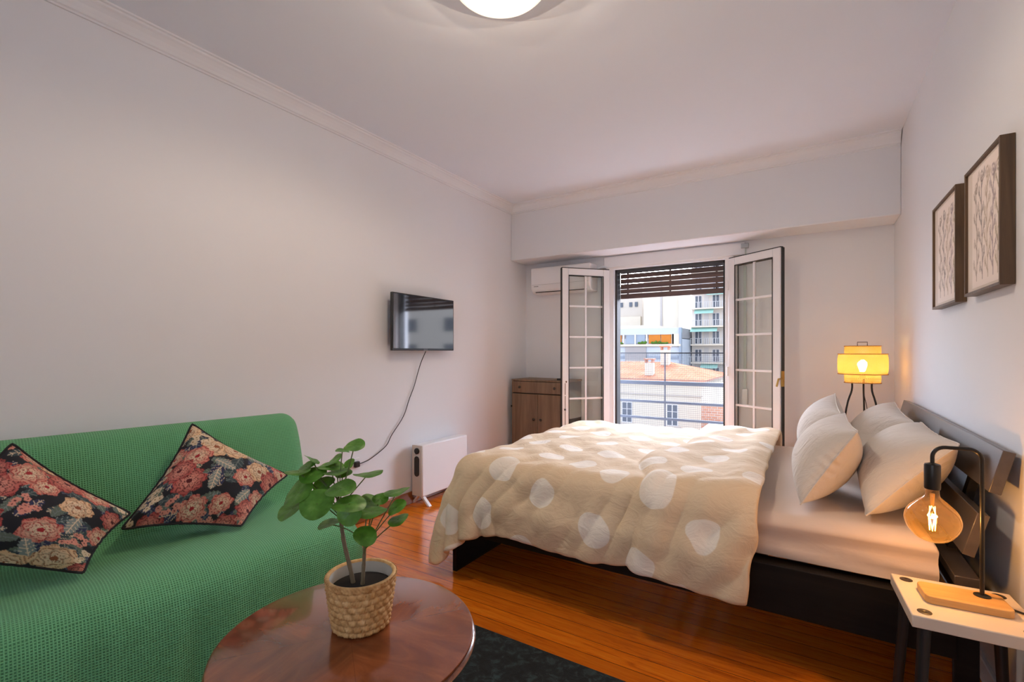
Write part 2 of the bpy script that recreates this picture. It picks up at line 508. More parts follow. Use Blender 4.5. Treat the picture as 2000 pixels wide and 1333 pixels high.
def pillow_mesh(TB, corners, thick, N=70, straight=.55, bow=0.0):
    """map an inflated pillow between four 3-D corners (bl, br, tr, tl); returns points and faces, plus uv"""
    T, B = TB
    T = up2(T, N); B = up2(B, N)
    sc = max(np.abs(T[..., 0]).max(), 1e-6), max(np.abs(T[..., 1]).max(), 1e-6)
    c = [np.array(p, float) for p in corners]
    nrm = np.cross(c[1] - c[0], c[3] - c[0]); nrm /= np.linalg.norm(nrm)
    # scale so that the four corners of the sheet land on the four given corners
    g = np.linspace(-1, 1, N)
    def place(Q):
        Q = Q.copy()
        Q[..., 0] = straight*g[:, None]*sc[0] + (1-straight)*Q[..., 0]; Q[..., 1] = straight*g[None, :]*sc[1] + (1-straight)*Q[..., 1]
        if bow:
            x_, y_ = Q[..., 0]/sc[0], Q[..., 1]/sc[1]
            Q[..., 0] = Q[..., 0]*(1+bow*(1-y_**2)); Q[..., 1] = Q[..., 1]*(1+bow*(1-x_**2))
        u = (Q[..., 0] / sc[0] + 1) / 2; v = (Q[..., 1] / sc[1] + 1) / 2
        u = u[..., None]; v = v[..., None]
        p = c[0]*(1-u)*(1-v) + c[1]*u*(1-v) + c[2]*u*v + c[3]*(1-u)*v
        return p + nrm * (Q[..., 2:3] * thick)
    return place(T), place(B)

def pillow_obj(name, mat, TB, corners, thick, N=64, colors=None, straight=.55, bow=0.0):
    T, B = pillow_mesh(TB, corners, thick, N, straight, bow)
    n = N
    vs = np.concatenate([T.reshape(-1, 3), B.reshape(-1, 3)])
    idT = np.arange(n*n).reshape(n, n); idB = idT + n*n
    bd = np.zeros((n, n), bool); bd[0] = bd[-1] = True; bd[:, 0] = bd[:, -1] = True
    idB[bd] = idT[bd]
    a = idT; fT = np.stack([a[:-1, :-1], a[1:, :-1], a[1:, 1:], a[:-1, 1:]], -1).reshape(-1, 4)
    a = idB; fB = np.stack([a[:-1, :-1], a[:-1, 1:], a[1:, 1:], a[1:, :-1]], -1).reshape(-1, 4)
    me = bpy.data.meshes.new(name)
    me.from_pydata(vs.tolist(), [], np.concatenate([fT, fB]).tolist()); me.update()
    if colors is not None:
        at = me.color_attributes.new('print', 'FLOAT_COLOR', 'POINT')
        col = np.concatenate([colors.reshape(-1, 3), colors[::-1].reshape(-1, 3)])
        at.data.foreach_set('color', np.concatenate([col, np.ones((len(col), 1))], 1).astype(np.float32).ravel())
    bm = bmesh.new(); bm.from_mesh(me)
    bmesh.ops.delete(bm, geom=[v for v in bm.verts if not v.link_faces], context='VERTS')
    bm.to_mesh(me); bm.free()
    rim = [T[i, 0] for i in range(n)] + [T[-1, j] for j in range(1, n)] + [T[i, -1] for i in range(n-2, -1, -1)] + [T[0, j] for j in range(n-2, -1, -1)]
    return me, rim

# ------------------------------------------------------------------ sofa under a green waffle throw
def waffle_mat():
    t = NT('green_waffle_cloth')
    uv = t.n('ShaderNodeUVMap').outputs[0]
    sx = t.n('ShaderNodeSeparateXYZ'); t.l(uv, sx.inputs[0])
    k = 2 * PI / 0.0080
    a = t.math('SINE', t.math('MULTIPLY', sx.outputs[0], k)); b = t.math('SINE', t.math('MULTIPLY', sx.outputs[1], k))
    h = t.math('MAXIMUM', a, b)
    hn = t.math('MULTIPLY_ADD', h, 0.5, 0.5)
    big = t.noise(t.coord(), 3.0, 3)
    c = t.mix(hn, S(48, 116, 72), S(112, 184, 130))
    c = t.mix(t.math('MULTIPLY', big, 0.25), c, S(104, 172, 120))
    t.set(Base_Color=c, Roughness=0.95, Sheen_Weight=0.12, Sheen_Roughness=0.5)
    t.bump(h, 0.55, 0.004)
    return t.m
green = waffle_mat()

SO, STH = (-2.452, 1.575), math.radians(-7.8)
sofa = thing('sofa', 'two seat sofa covered by a green waffle weave throw', 'sofa', (SO[0], SO[1], 0), STH)
# local frame: x = depth into the room, y = along the wall (0 at the far end, negative toward the camera)
prof = [(-.02, .03), (-.02, .45), (-.01, .70), (.004, .80), (.028, .852), (.065, .872), (.105, .868), (.145, .845), (.178, .79), (.205, .72), (.235, .62), (.265, .53),
        (.29, .482), (.325, .462), (.38, .458), (.46, .462), (.55, .463), (.63, .458), (.69, .445), (.735, .422), (.765, .385), (.785, .33), (.797, .25), (.808, .14), (.815, .03)]
def dense(pr, k):
    A = cubic(len(pr), (len(pr) - 1) * k + 1)
    return A @ np.array(pr)
pf = dense(prof, 5)
dl = np.r_[0, np.cumsum(np.hypot(*np.diff(pf, axis=0).T))]
tan = np.gradient(pf, axis=0); tan /= np.linalg.norm(tan, axis=1)[:, None]
nor = np.stack([-tan[:, 1], tan[:, 0]], 1)
SL = 1.50
rr = .075
vs_ = [0 - rr * (1 - math.cos(a)) for a in np.linspace(PI/2, 0, 8)]
rings = [(-rr + rr*math.sin(a), rr*(1 - math.cos(a))) for a in np.linspace(PI/2, 0, 8)]
rings = [( -rr + rr*math.cos(a) , rr*(1 - math.sin(a))) for a in np.linspace(0, PI/2, 8)]
ys = rings + [(y, 0.0) for y in np.linspace(-rr - .03, -SL, 62)]
P = np.zeros((len(ys), len(pf), 3)); UV = np.zeros((len(ys), len(pf), 2))
along = 0.0
for i, (y, ins) in enumerate(ys):
    if i: along += math.hypot(y - ys[i-1][0], ins - ys[i-1][1])
    q = pf - nor * ins
    q[:, 1] = np.maximum(q[:, 1], .028)
    # soft slack folds near the hem and a slightly sagging seat
    low = np.clip((.44 - pf[:, 1]) / .40, 0, 1) * (pf[:, 0] > .5)
    fold = (.012*math.sin(y*23 + 1.2) + .009*math.sin(y*41 + .4) + .006*math.sin(y*67)) * low ** 1.3
    sag = -.012 * np.exp(-((y + .85)/.5)**2) * np.exp(-((pf[:, 0]-.5)/.16)**2) 
    wav = .004*np.sin(y*9 + pf[:, 0]*14) * (pf[:, 0] > .25) * (pf[:, 1] > .4)
    P[i, :, 0] = q[:, 0] + fold; P[i, :, 1] = y; P[i, :, 2] = q[:, 1] + sag + wav
    UV[i, :, 0] = along; UV[i, :, 1] = dl
m = MB().grid(P)
n0 = len(ys); m0 = len(pf)
m.f.append(tuple(range(m0)))
m.f.append(tuple((n0-1)*m0 + j for j in range(m0))[::-1])
me = bpy.data.meshes.new('throw'); me.from_pydata(m.v, [], m.f); me.update()
uvl = me.uv_layers.new(name='UVMap')
ng = (n0-1)*(m0-1)
lv = np.zeros(len(me.loops), np.int32); me.loops.foreach_get('vertex_index', lv)
uvf = UV.reshape(-1, 2)[lv]
capn = len(me.loops) - 4*ng
for li in range(4*ng, len(me.loops)):
    v = m.v[lv[li]]; uvf[li] = (v[0], v[2])
uvl.data.foreach_set('uv', uvf.astype(np.float32).ravel())
bm = bmesh.new(); bm.from_mesh(me); bmesh.ops.recalc_face_normals(bm, faces=bm.faces); bm.to_mesh(me); bm.free()
link('throw', me, green, sofa, True, 60)
# the frame and feet under the throw
dark_fabric = plain('sofa_lining', (0.03, 0.03, 0.032), 0.9)
BX(.06, .74, -SL+.05, -.06, .06, .40).build('base', dark_fabric, sofa, bevel=.02)
BX(.04, .12, -SL+.05, -.06, .40, .80).build('backrest', dark_fabric, sofa, bevel=.03)
for x in (.08, .70):
    for y in (-.12, -SL+.12):
        MB().lathe([(.018, .0), (.026, .065)], (x, y, 0), 16, True, True).build('leg', black_plastic, sofa, True)

# ------------------------------------------------------------------ floral cushions
def paint_flowers(N, seed):
    r = np.random.default_rng(seed)
    u = (np.arange(N) + .5) / N
    X, Y = np.meshgrid(u, u, indexing='ij')
    lin = lambda *c: np.array(S(*c)[:3])
    img = np.ones((N, N, 3)) * lin(22, 24, 32)
    def put(mask, col): img[mask] = col[mask] if isinstance(col, np.ndarray) and col.ndim == 3 else col
    def leafs(cx, cyy, R, a, c1, c2):
        dx = (X-cx)*math.cos(a) + (Y-cyy)*math.sin(a); dy = -(X-cx)*math.sin(a) + (Y-cyy)*math.cos(a)
        w = R*.42*np.sqrt(np.clip(1-(dx/R)**2, 0, 1))*(1+.12*np.sin(dx/R*22))
        mk = (np.abs(dy) < w) & (np.abs(dx) < R)
        vein = (np.abs(dy) < R*.035) | (np.abs(np.sin((dx + np.abs(dy)*.8)/R*9)) < .22)
        col = np.where(vein[..., None], c2, c1 + 0*X[..., None]); put(mk, col)
    def rose(cx, cyy, R, a, c_out, c_in, c_dark, petals):
        dx = X-cx; dy = Y-cyy
        rad = np.hypot(dx, dy)/R; th = np.arctan2(dy, dx) + a
        edge = .80 + .20*np.abs(np.sin(petals*th/2)) + .04*np.sin(13*th)
        mk = rad < edge
        lay = rad*4.2 + .35*np.sin(petals*th + 3*np.floor(rad*3.2)) + .25*np.sin(3*th + rad*9)
        fr = lay - np.floor(lay)
        col = c_out + (c_in - c_out)*np.clip(1.25-rad*1.15, 0, 1)[..., None]
        col = col*(1-.38*(fr[..., None] < .3)) 
        col = np.where(((fr > .86) & (rad > .15))[..., None], c_dark, col)
        col = np.where((rad < .16)[..., None], c_dark, col)
        put(mk, col)
    def cluster(cx, cyy, R, c, c2, n):
        for _ in range(n):
            a = r.uniform(0, 2*PI); q = R*math.sqrt(r.uniform(0, 1)); px = cx+q*math.cos(a); py = cyy+q*math.sin(a)
            s = R*.26; d = np.hypot(X-px, Y-py)/s; th = np.arctan2(Y-py, X-px)+a
            mk = d < .75+.3*np.abs(np.sin(2.5*th)); put(mk, c*r.uniform(.75, 1.05)); put(d < .25, c2)
    red, rose_, pink, peach, cream = lin(168, 32, 40), lin(214, 92, 84), lin(236, 158, 138), lin(236, 190, 142), lin(238, 214, 180)
    teal, grey, sage, navy, dk = lin(52, 70, 74), lin(134, 146, 142), lin(96, 110, 96), lin(44, 50, 84), lin(90, 16, 24)
    pts = []
    for _ in range(4000):
        p = r.uniform(-.03, 1.03, 2)
        if all(math.hypot(*(p-q)) > .165 for q in pts): pts.append(p)
    r.shuffle(pts)
    for k, p in enumerate(pts):
        for q in range(3): leafs(p[0]+r.normal(0, .06), p[1]+r.normal(0, .06), r.uniform(.08, .13), r.uniform(0, 6.3), (teal, sage, navy)[(k+q) % 3], (grey, cream*.8, grey*.7)[q])
    for k, p in enumerate(pts):
        kind = k % 8
        if kind in (0, 3): rose(*p, r.uniform(.115, .15), r.uniform(0, 6), red, pink, dk, 7)
        elif kind in (1, 4): rose(*p, r.uniform(.095, .13), r.uniform(0, 6), rose_, cream, red, 6)
        elif kind == 2: rose(*p, r.uniform(.11, .15), r.uniform(0, 6), peach, cream, lin(150, 84, 50), 5)
        elif kind == 5: cluster(*p, .095, cream, lin(150, 120, 70), 16)
        elif kind == 6: cluster(*p, .085, pink, dk, 13)
        else: leafs(*p, .10, r.uniform(0, 6.3), grey, cream)
    return img

def print_mat(name, rough=0.85, bump=True):
    t = NT(name)
    a = t.n('ShaderNodeVertexColor', layer_name='print')
    f = t.noise(t.coord(), 420, 2)
    t.set(Base_Color=t.mix(t.math('MULTIPLY', f, .3), a.outputs[0], (0.02, 0.02, 0.02, 1), 'MIX') if bump else a.outputs[0], Roughness=rough)
    if bump: t.bump(f, 0.15, 0.001)
    return t.m
floral = print_mat('floral_cotton')
piping_m = plain('black_piping', (0.008, 0.008, 0.01), 0.8)
TBc = inflate(3, 32, 0.0042, 110)
NC = 150
def sofa_pt(u, v, z):
    c, s = math.cos(STH), math.sin(STH)
    return np.array([SO[0] + u*c - v*s, SO[1] + u*s + v*c, z])
def cushion(label, corners, thick, seed):
    col = paint_flowers(NC, seed)
    me, rim = pillow_obj('cushion', floral, TBc, corners, thick, NC, col)
    o = link('cushion', me, floral, None, True, 0)
    tag(o, label, 'cushion', 'floral cushions on the green sofa')
    MB().tube([tuple(p) for p in rim[::2]] + [tuple(rim[0])], .0045, 6).build('piping', piping_m, o, True)
    return o
cushion('floral cushion nearer the plant, propped against the sofa back', [sofa_pt(.515, -.43, .478), sofa_pt(.375, -.175, .615), sofa_pt(.29, -.54, .890), sofa_pt(.41, -.80, .545)], .22, 5)
cushion('floral cushion at the left edge, nearer the camera on the sofa', [sofa_pt(.565, -.93, .476), sofa_pt(.48, -.79, .615), sofa_pt(.33, -1.075, .890), sofa_pt(.47, -1.36, .635)], .22, 9)

# ------------------------------------------------------------------ round coffee table
TX, TY, TZ = -1.0405, .849, .45
def veneer():
    t = NT('mahogany_veneer')
    co = t.n('ShaderNodeTexCoord').outputs['Object']
    sx = t.n('ShaderNodeSeparateXYZ'); t.l(co, sx.inputs[0])
    # four book-matched quarters
    ax = t.math('ABSOLUTE', t.math('ADD', t.math('MULTIPLY', sx.outputs[0], .8), t.math('MULTIPLY', sx.outputs[1], .6)))
    ay = t.math('ABSOLUTE', t.math('SUBTRACT', t.math('MULTIPLY', sx.outputs[1], .8), t.math('MULTIPLY', sx.outputs[0], .6)))
    cv = t.n('ShaderNodeCombineXYZ')
    t.l(t.math('ADD', t.math('MULTIPLY', ax, 1.0), t.math('MULTIPLY', ay, 1.0)), cv.inputs[0]); t.l(t.math('MULTIPLY', t.math('SUBTRACT', ay, ax), 3.5), cv.inputs[1])
    f = t.noise(cv.outputs[0], 2.6, 6, .6, .9)
    g = t.noise(co, 160, 2)
    col = t.ramp(f, [(.3, (.13, .033, .011, 1)), (.48, (.22, .060, .019, 1)), (.66, (.30, .088, .028, 1))])
    seam = t.math('MINIMUM', ax, ay)
    col = t.mix(t.math('MULTIPLY', t.math('LESS_THAN', seam, .0006), .5), col, (.08, .02, .008, 1))
    col = t.mix(t.math('MULTIPLY', g, .25), col, (.10, .028, .010, 1))
    t.set(Base_Color=col, Roughness=.16, Coat_Weight=.6, Coat_Roughness=.07, Specular_IOR_Level=.6)
    return t.m
ven = veneer()
mahog = wood_mat('mahogany', (0.10, 0.028, 0.010, 1), (0.19, 0.055, 0.018, 1), (0.28, 0.09, 0.03, 1), 'Z', 1.2, 0.22, 0.5)
tb = thing('coffee_table', 'round polished mahogany coffee table on a pedestal', 'table', (TX, TY, 0), .3)
MB().lathe([(0, 0), (.322, 0), (.328, -.003), (.329, -.008), (.326, -.012)], (0, 0, TZ), 96).build('tabletop', ven, tb, True, 50)
MB().lathe([(.322, -.012), (.331, -.015), (.334, -.020), (.331, -.025), (.322, -.028), (.312, -.036), (0, -.036)], (0, 0, TZ), 96).build('edge_moulding', mahog, tb, True, 60)
MB().lathe([(.0, .41), (.12, .414), (.12, .40), (.05, .385), (.035, .34), (.045, .26), (.055, .2), (.04, .14), (.05, .10), (.0, .09)], (0, 0, 0), 40).build('pedestal', mahog, tb, True, 40)
for k in range(3):
    a = 2*PI*k/3 + .4
    pts = [(math.cos(a)*r_, math.sin(a)*r_, z_) for r_, z_ in ((.02, .16), (.08, .15), (.15, .10), (.21, .045), (.25, .030), (.27, .032))]
    MB().tube(pts, [.03, .026, .022, .019, .018, .016], 12).build('leg', mahog, tb, True)

# ------------------------------------------------------------------ potted plant in a woven basket
PXp, PYp = -1.045, .89
pl = thing('potted_plant', 'round leaved green plant in a woven straw basket on the table', 'plant', (PXp, PYp, TZ))
def basket():
    n, mz = 208, 72
    H = .142
    P = np.zeros((mz, n, 3))
    rows = 8.0
    for i in range(mz):
        t = i/(mz-1)
        R = .0705 + .020*t**.9
        if t < .06: R -= .006*(1-t/.06)
        for j in range(n):
            a = 2*PI*j/n
            row = t*rows; k = math.floor(row); fr = row-k
            ph = a*22/1.0 + (PI if k % 2 else 0) + (fr-.5)*1.6
            st = abs(math.sin(ph/2))**.7
            b = math.sin(PI*fr)**.6
            d = .0062*st*b + .0012*math.sin(a*140 + fr*5)
            if t > .93: d = .004 + .0015*math.sin(a*60 + t*40)
            P[i, j] = ((R+d)*math.cos(a), (R+d)*math.sin(a), H*t)
    m = MB(); vs = P.reshape(-1, 3); fs = []
    for i in range(mz-1):
        for j in range(n):
            j2 = (j+1) % n
            fs.append((i*n+j, i*n+j2, (i+1)*n+j2, (i+1)*n+j))
    m.add(vs, fs)
    # lip and inner wall
    Rt = .0905
    m.lathe([(Rt+.003, H-.001), (Rt, H+.002), (Rt-.006, H+.001), (Rt-.008, H-.006)], (0, 0, 0), n)
    m.lathe([(0, .001), (.066, .001)], (0, 0, 0), 40)
    return m
def straw_mat():
    t = NT('woven_straw')
    v = t.coord('Object')
    f = t.noise(v, 55, 4); g = t.noise(t.coord('Object', (60, 60, 240)), 3, 3)
    c = t.ramp(f, [(.3, S(186, 142, 84)), (.55, S(222, 182, 122)), (.75, S(236, 204, 150))])
    c = t.mix(t.math('MULTIPLY', g, .35), c, S(120, 80, 40))
    geo = t.n('ShaderNodeNewGeometry')
    crease_shade = t.ramp(geo.outputs['Pointiness'], [(.38, (.2, .15, .1, 1)), (.47, (1, 1, 1, 1))])  # creases of the weave darkened: occlusion shade put into the straw colour
    t.set(Base_Color=t.mix(1.0, c, crease_shade, 'MULTIPLY'), Roughness=.75)
    t.bump(g, .25, .002)
    return t.m
basket().build('basket', straw_mat(), pl, True, 0)
MB().lathe([(.0825, .138), (.0815, .10), (.078, .06), (.0, .055)], (0, 0, 0), 48).build('liner', plain('white_pot_liner', (.62, .58, .50), .5), pl, True)
soil = MB(); ng_ = 22
for i in range(ng_):
    pass
MB().lathe([(.0805, .108), (.06, .112), (.03, .115), (0, .116)], (0, 0, 0), 48).build('soil', plain('potting_soil', (.012, .009, .007), .95, 0, .4, 200, .6), pl, True)
bark = plain('plant_stem', S(122, 108, 84), .75, 0, .3, 60, .4)
petiole_m = plain('petiole', S(86, 104, 52), .6, 0, .2, 30)
def spline(pts, k=6): return [tuple(p) for p in (cubic(len(pts), (len(pts)-1)*k+1) @ np.array(pts, float))]
stemA = [(-.0188, -.0117, .1131), (-.0259, -.0162, .1553), (-.0403, -.0252, .2257), (-.0486, -.0304, .2961), (-.0534, -.0334, .345)]
stemB = [(.0107, -.0051, .1139), (.013, -.0036, .1599), (.0154, -.0022, .2088), (.0154, -.0022, .240)]
for stp, r0 in ((stemA, .0062), (stemB, .0055)):
    sp = spline(stp); MB().tube(sp, [r0*(1 - .25*i/len(sp)) + .0004*math.sin(i*2.1) for i in range(len(sp))], 10).build('stem', bark, pl, True)
heads = [np.array(stemA[-1]), np.array(stemB[-1])]
LEAVES=[(-0.016,-0.01,0.493,0.016,0.021,0.005,-0.021,0.014,0.009,0),
(-0.069,-0.008,0.472,0.012,0.014,-0.003,-0.014,0.012,0.001,0),
(-0.151,-0.047,0.446,0.013,0.014,-0.011,-0.017,0.014,-0.001,0),
(-0.156,-0.062,0.428,0.01,0.018,0.01,-0.021,0.01,0.002,0),
(-0.148,-0.092,0.421,0.016,0.025,0.001,-0.025,0.016,0,0),
(-0.122,-0.064,0.41,0.018,0.027,0.005,-0.026,0.015,0.012,0),
(-0.13,-0.105,0.37,0.011,0.029,0.028,-0.04,0.01,0.005,0),
(-0.134,-0.119,0.33,0.014,0.032,0.019,-0.037,0.015,0.002,0),
(-0.051,-0.103,0.351,0.011,0.029,0.027,-0.038,-0.001,0.016,0),
(-0.006,-0.063,0.389,0.02,0.028,0.007,-0.029,0.017,0.01,0),
(-0.114,-0.012,0.424,0.019,0.024,0,-0.024,0.018,0.006,0),
(-0.073,-0.022,0.416,0.018,0.025,0.005,-0.026,0.018,-0.001,0),
(-0.075,0,0.407,0.013,0.017,0.004,-0.017,0.011,0.008,0),
(-0.105,-0.042,0.382,0.013,0.022,0.009,-0.023,0.01,0.01,0),
(-0.115,-0.001,0.439,0.01,0.017,0.013,-0.021,0.011,0.001,0),
(-0.069,0.016,0.431,0.006,0.011,0.01,-0.015,0.004,0.005,0),
(-0.007,0.031,0.408,0.025,0.03,0.002,-0.029,0.025,-0.003,0),
(0.037,-0.071,0.357,0.024,0.029,-0.001,-0.027,0.023,0.01,0),
(0.055,-0.013,0.326,0.026,0.03,0.001,-0.03,0.026,0.002,1),
(-0.012,0.04,0.326,0.02,0.02,-0.006,-0.018,0.021,0.008,1),
(0.029,0.042,0.341,0.013,0.016,0.003,-0.015,0.011,0.009,1),
(0.069,0.067,0.361,0.022,0.024,0.006,-0.024,0.022,-0.001,1),
(0.096,0.037,0.329,0.01,0.018,0.016,-0.024,0.011,0.003,1),
(0.094,0.047,0.293,0.016,0.02,0.008,-0.021,0.016,0.003,1),
(0.072,-0.049,0.276,0.019,0.02,-0.003,-0.016,0.017,0.015,1),
(-0.068,-0.054,0.281,0.014,0.022,0.007,-0.023,0.014,0.001,1),
(0.041,-0.074,0.332,-0.002,0.012,0.026,-0.027,-0.011,0.003,0)]
def leaf_mat():
    t = NT('plant_leaf')
    uv = t.n('ShaderNodeUVMap').outputs[0]
    f = t.noise(t.coord(), 40, 3)
    geo = t.n('ShaderNodeNewGeometry')
    c = t.ramp(f, [(.3, S(54, 102, 28)), (.55, S(80, 136, 46)), (.75, S(114, 160, 74))])
    c = t.mix(t.math('MULTIPLY', geo.outputs['Backfacing'], .55), c, S(140, 160, 112))
    t.set(Base_Color=c, Roughness=.38, Subsurface_Weight=0.0)
    tr = t.n('ShaderNodeBsdfTranslucent'); tr.inputs[0].default_value = S(110, 160, 40)
    ad = t.n('ShaderNodeMixShader'); ad.inputs[0].default_value = .22
    t.l(t.b.outputs[0], ad.inputs[1]); t.l(tr.outputs[0], ad.inputs[2]); t.l(ad.outputs[0], t.out.inputs[0])
    return t.m
fol = MB(); pet = MB()
for i, lf in enumerate(LEAVES):
    c = np.array(lf[0:3]); a1 = np.array(lf[3:6])*1.1; a2 = np.array(lf[6:9])*1.1; hd = heads[int(lf[9])]
    n_ = np.cross(a1, a2); n_ /= np.linalg.norm(n_)
    if n_[2] < 0: n_ = -n_
    R = np.linalg.norm(a1)
    rr_ = np.random.default_rng(i)
    w1, w2 = rr_.uniform(0, 6.28, 2)
    nr, na = 6, 28
    rowsP = []
    for ir in range(1, nr+1):
        q = ir/nr
        for ia in range(na):
            th = 2*PI*ia/na
            shp = 1 + .05*math.cos(2*th + w1) + .025*math.cos(3*th + w2)
            z = R*(.10*(q**2) - .22*q**3*(.55 + .45*math.cos(2*th + w2)) - .03*(1-q)**2 + .02*math.cos(6*th)*q)
            rowsP.append(c + (a1*math.cos(th) + a2*math.sin(th))*q*shp + n_*z)
    vs = [c - n_*R*.04] + rowsP
    fs = [(0, 1+ia, 1+(ia+1) % na) for ia in range(na)]
    for ir in range(nr-1):
        for ia in range(na):
            b = 1+ir*na; ia2 = (ia+1) % na
            fs.append((b+ia, b+na+ia, b+na+ia2, b+ia2))
    fol.add(vs, fs)
    # petiole: from the head, arching to the leaf centre from below
    h0 = hd + np.array([rr_.uniform(-.003, .003), rr_.uniform(-.003, .003), -rr_.uniform(0, .05)])
    end = c - n_*R*.03
    mid = h0*.45 + end*.55 + np.array([0, 0, .012]) - n_*R*.25
    pet.tube(spline([h0, mid, end], 7), [.0016]*15, 6)
fo = fol.build('foliage', leaf_mat(), pl, True, 0)
pet.build('petioles', petiole_m, pl, True)

# ------------------------------------------------------------------ television, cord, heater
tv = thing('television', 'small black flat television hung on the left wall', 'television', (-2.585, 2.84, 1.425), math.radians(1.2))
BX(-.022, .0, -.363, .363, -.215, .215).build('screen_casing', plain('tv_casing', (.012, .012, .014), .3), tv, bevel=.004)
BX(-.001, .0012, -.353, .353, -.198, .207).build('screen', plain('tv_screen', (.006, .007, .009), .07, 0, .02, 3, 0, Specular_IOR_Level=1.0, Coat_Weight=1.0, Coat_Roughness=.05, Coat_IOR=2.0), tv)
m = MB(); m.box(-.05, -.02, -.12, .12, -.10, .10); m.box(-.095, -.05, -.05, .05, -.08, .08)
m.build('wall_bracket', dark_metal, tv, bevel=.004)
BX(-.0005, .0025, -.025, .025, -.214, -.200).build('logo_plate', plain('logo_grey', (.08, .08, .085), .3), tv)
cordp = [(-2.60, 2.86, 1.205), (-2.64, 2.85, 1.12), (-2.668, 2.84, 1.03), (-2.668, 2.80, .93), (-2.668, 2.745, .83), (-2.668, 2.68, .70), (-2.668, 2.56, .575), (-2.668, 2.50, .50), (-2.668, 2.36, .435), (-2.665, 2.28, .42), (-2.655, 2.235, .42)]
cd = MB().tube(spline(cordp, 5), .0032, 8).build('power_cord', black_plastic, None, True)
tag(cd, 'thin black power cord hanging from television to wall socket', 'cord')
BX(-2.672, -2.645, 2.205, 2.245, .40, .44).build('plug', black_plastic, cd, bevel=.006)
so = thing('wall_socket', 'white wall socket low on the left wall behind the plant', 'socket', (XL, 2.222, .42))
BX(0, .008, -.04, .04, -.04, .04).build('cover_plate', white_plastic, so, bevel=.003)

ht = thing('heater', 'white panel convector heater standing against the left wall', 'heater', (-2.60, 2.76, 0))
BX(-.045, .055, 0, .57, .070, .472).build('panel', white_plastic, ht, bevel=.008)
BX(-.048, .050, -.004, .0, .075, .468).build('end_panel', plain('heater_end', (.62, .57, .53), .45), ht)
m = MB().lathe([(0, 0), (.024, 0), (.024, .008), (.020, .012), (0, .012)], (0, 0, 0), 28)
kn = m.build('control_knob', black_plastic, ht, True, 40); kn.location = (.004, -.004, .425); kn.rotation_euler = (PI/2, 0, 0)
vn = MB(); ring = []
for a in np.linspace(0, PI, 12): ring.append((.024*math.cos(a), .055 + .024*math.sin(a)))
for a in np.linspace(PI, 2*PI, 12): ring.append((.024*math.cos(a), -.055 + .024*math.sin(a)))
nv = len(ring)
vn.add([(x, -.0045, z) for x, z in ring] + [(x, -.009, z) for x, z in ring], [tuple(range(nv)), tuple(range(nv, 2*nv))] + [(i, (i+1) % nv, nv+(i+1) % nv, nv+i) for i in range(nv)])
vo = vn.build('air_vent', black_plastic, ht, False); vo.location = (.002, 0, .305)
for y in (.035, .53):
    m = MB(); m.hexa([(-.085, y-.015, 0), (-.06, y-.015, 0), (-.06, y+.015, 0), (-.085, y+.015, 0)], [(-.02, y-.015, .07), (.0, y-.015, .07), (.0, y+.015, .07), (-.02, y+.015, .07)])
    m.hexa([(.085, y-.015, 0), (.11, y-.015, 0), (.11, y+.015, 0), (.085, y+.015, 0)], [(.01, y-.015, .07), (.035, y-.015, .07), (.035, y+.015, .07), (.01, y+.015, .07)])
    m.build('foot', white_plastic, ht, bevel=.003)

# ------------------------------------------------------------------ air conditioner, cabinet
ac = thing('air_conditioner', 'white split air conditioner high on the end wall', 'air conditioner', (-2.17, YB, 1.815))
aprof = [(0, 0.0), (-.13, 0.0), (-.17, .012), (-.197, .045), (-.205, .10), (-.205, .245), (-.195, .268), (0, .272)]
m = MB(); hw = .335
for x in (-hw, hw): m.v += [(x, y, z) for y, z in aprof]
na_ = len(aprof)
for i in range(na_): m.f.append((i, (i+1) % na_, na_+(i+1) % na_, na_+i))
m.f.append(tuple(range(na_))); m.f.append(tuple(range(na_, 2*na_)))
m.build('housing', white_plastic, ac, bevel=.008)
m = MB(); m.hexa([(-.29, -.171, .0125), (.29, -.171, .0125), (.29, -.1765, .0165), (-.29, -.1765, .0165)], [(-.29, -.175, .008), (.29, -.175, .008), (.29, -.180, .013), (-.29, -.180, .013)])
m.build('outlet_slot', gasket, ac)
BX(-.32, .32, -.2062, -.204, .088, .0905).build('panel_seam', plain('seam_grey', (.45, .45, .47), .5), ac)
m = MB()
for k in range(6): m.box(-.295+k*.009, -.289+k*.009, -.2075, -.2055, .068, .076)
m.build('brand_mark', plain('mark_grey', (.2, .2, .22), .5), ac)
MB().tube(spline([(.33, -.05, .20), (.40, -.05, .235), (.445, -.03, .22), (.455, -.02, .12), (.455, -.015, .05)], 6), .012, 10).build('pipe', trim_paint, ac, True)

cab_wood = wood_mat('cabinet_oak', (0.13, 0.078, 0.045, 1), (0.20, 0.125, 0.075, 1), (0.26, 0.17, 0.105, 1), 'Z', .8, .5)
cab_dark = wood_mat('cabinet_dark', (0.05, 0.034, 0.024, 1), (0.075, 0.052, 0.036, 1), (0.10, 0.07, 0.05, 1), 'Z', .8, .55)
cb = thing('cabinet', 'small brown wooden cabinet in the far left corner', 'cabinet', (-2.315, 4.2, 0))
m = MB()
m.box(-.305, -.287, .0, .355, 0, .90); m.box(.297, .315, 0, .355, 0, .90); m.box(-.287, .297, .340, .355, 0, .90); m.box(-.287, .297, 0, .355, .04, .06); m.box(-.287, .297, 0, .355, .76, .775)
m.build('carcass', cab_dark, cb, bevel=.002)
BX(-.31, .32, -.012, .36, .90, .918).build('top_panel', cab_wood, cb, bevel=.003)
dr = BX(-.30, .31, -.018, 0, .782, .896).build('drawer', cab_wood, cb, bevel=.002)
knob_m = plain('dark_knob', (.03, .022, .018), .35)
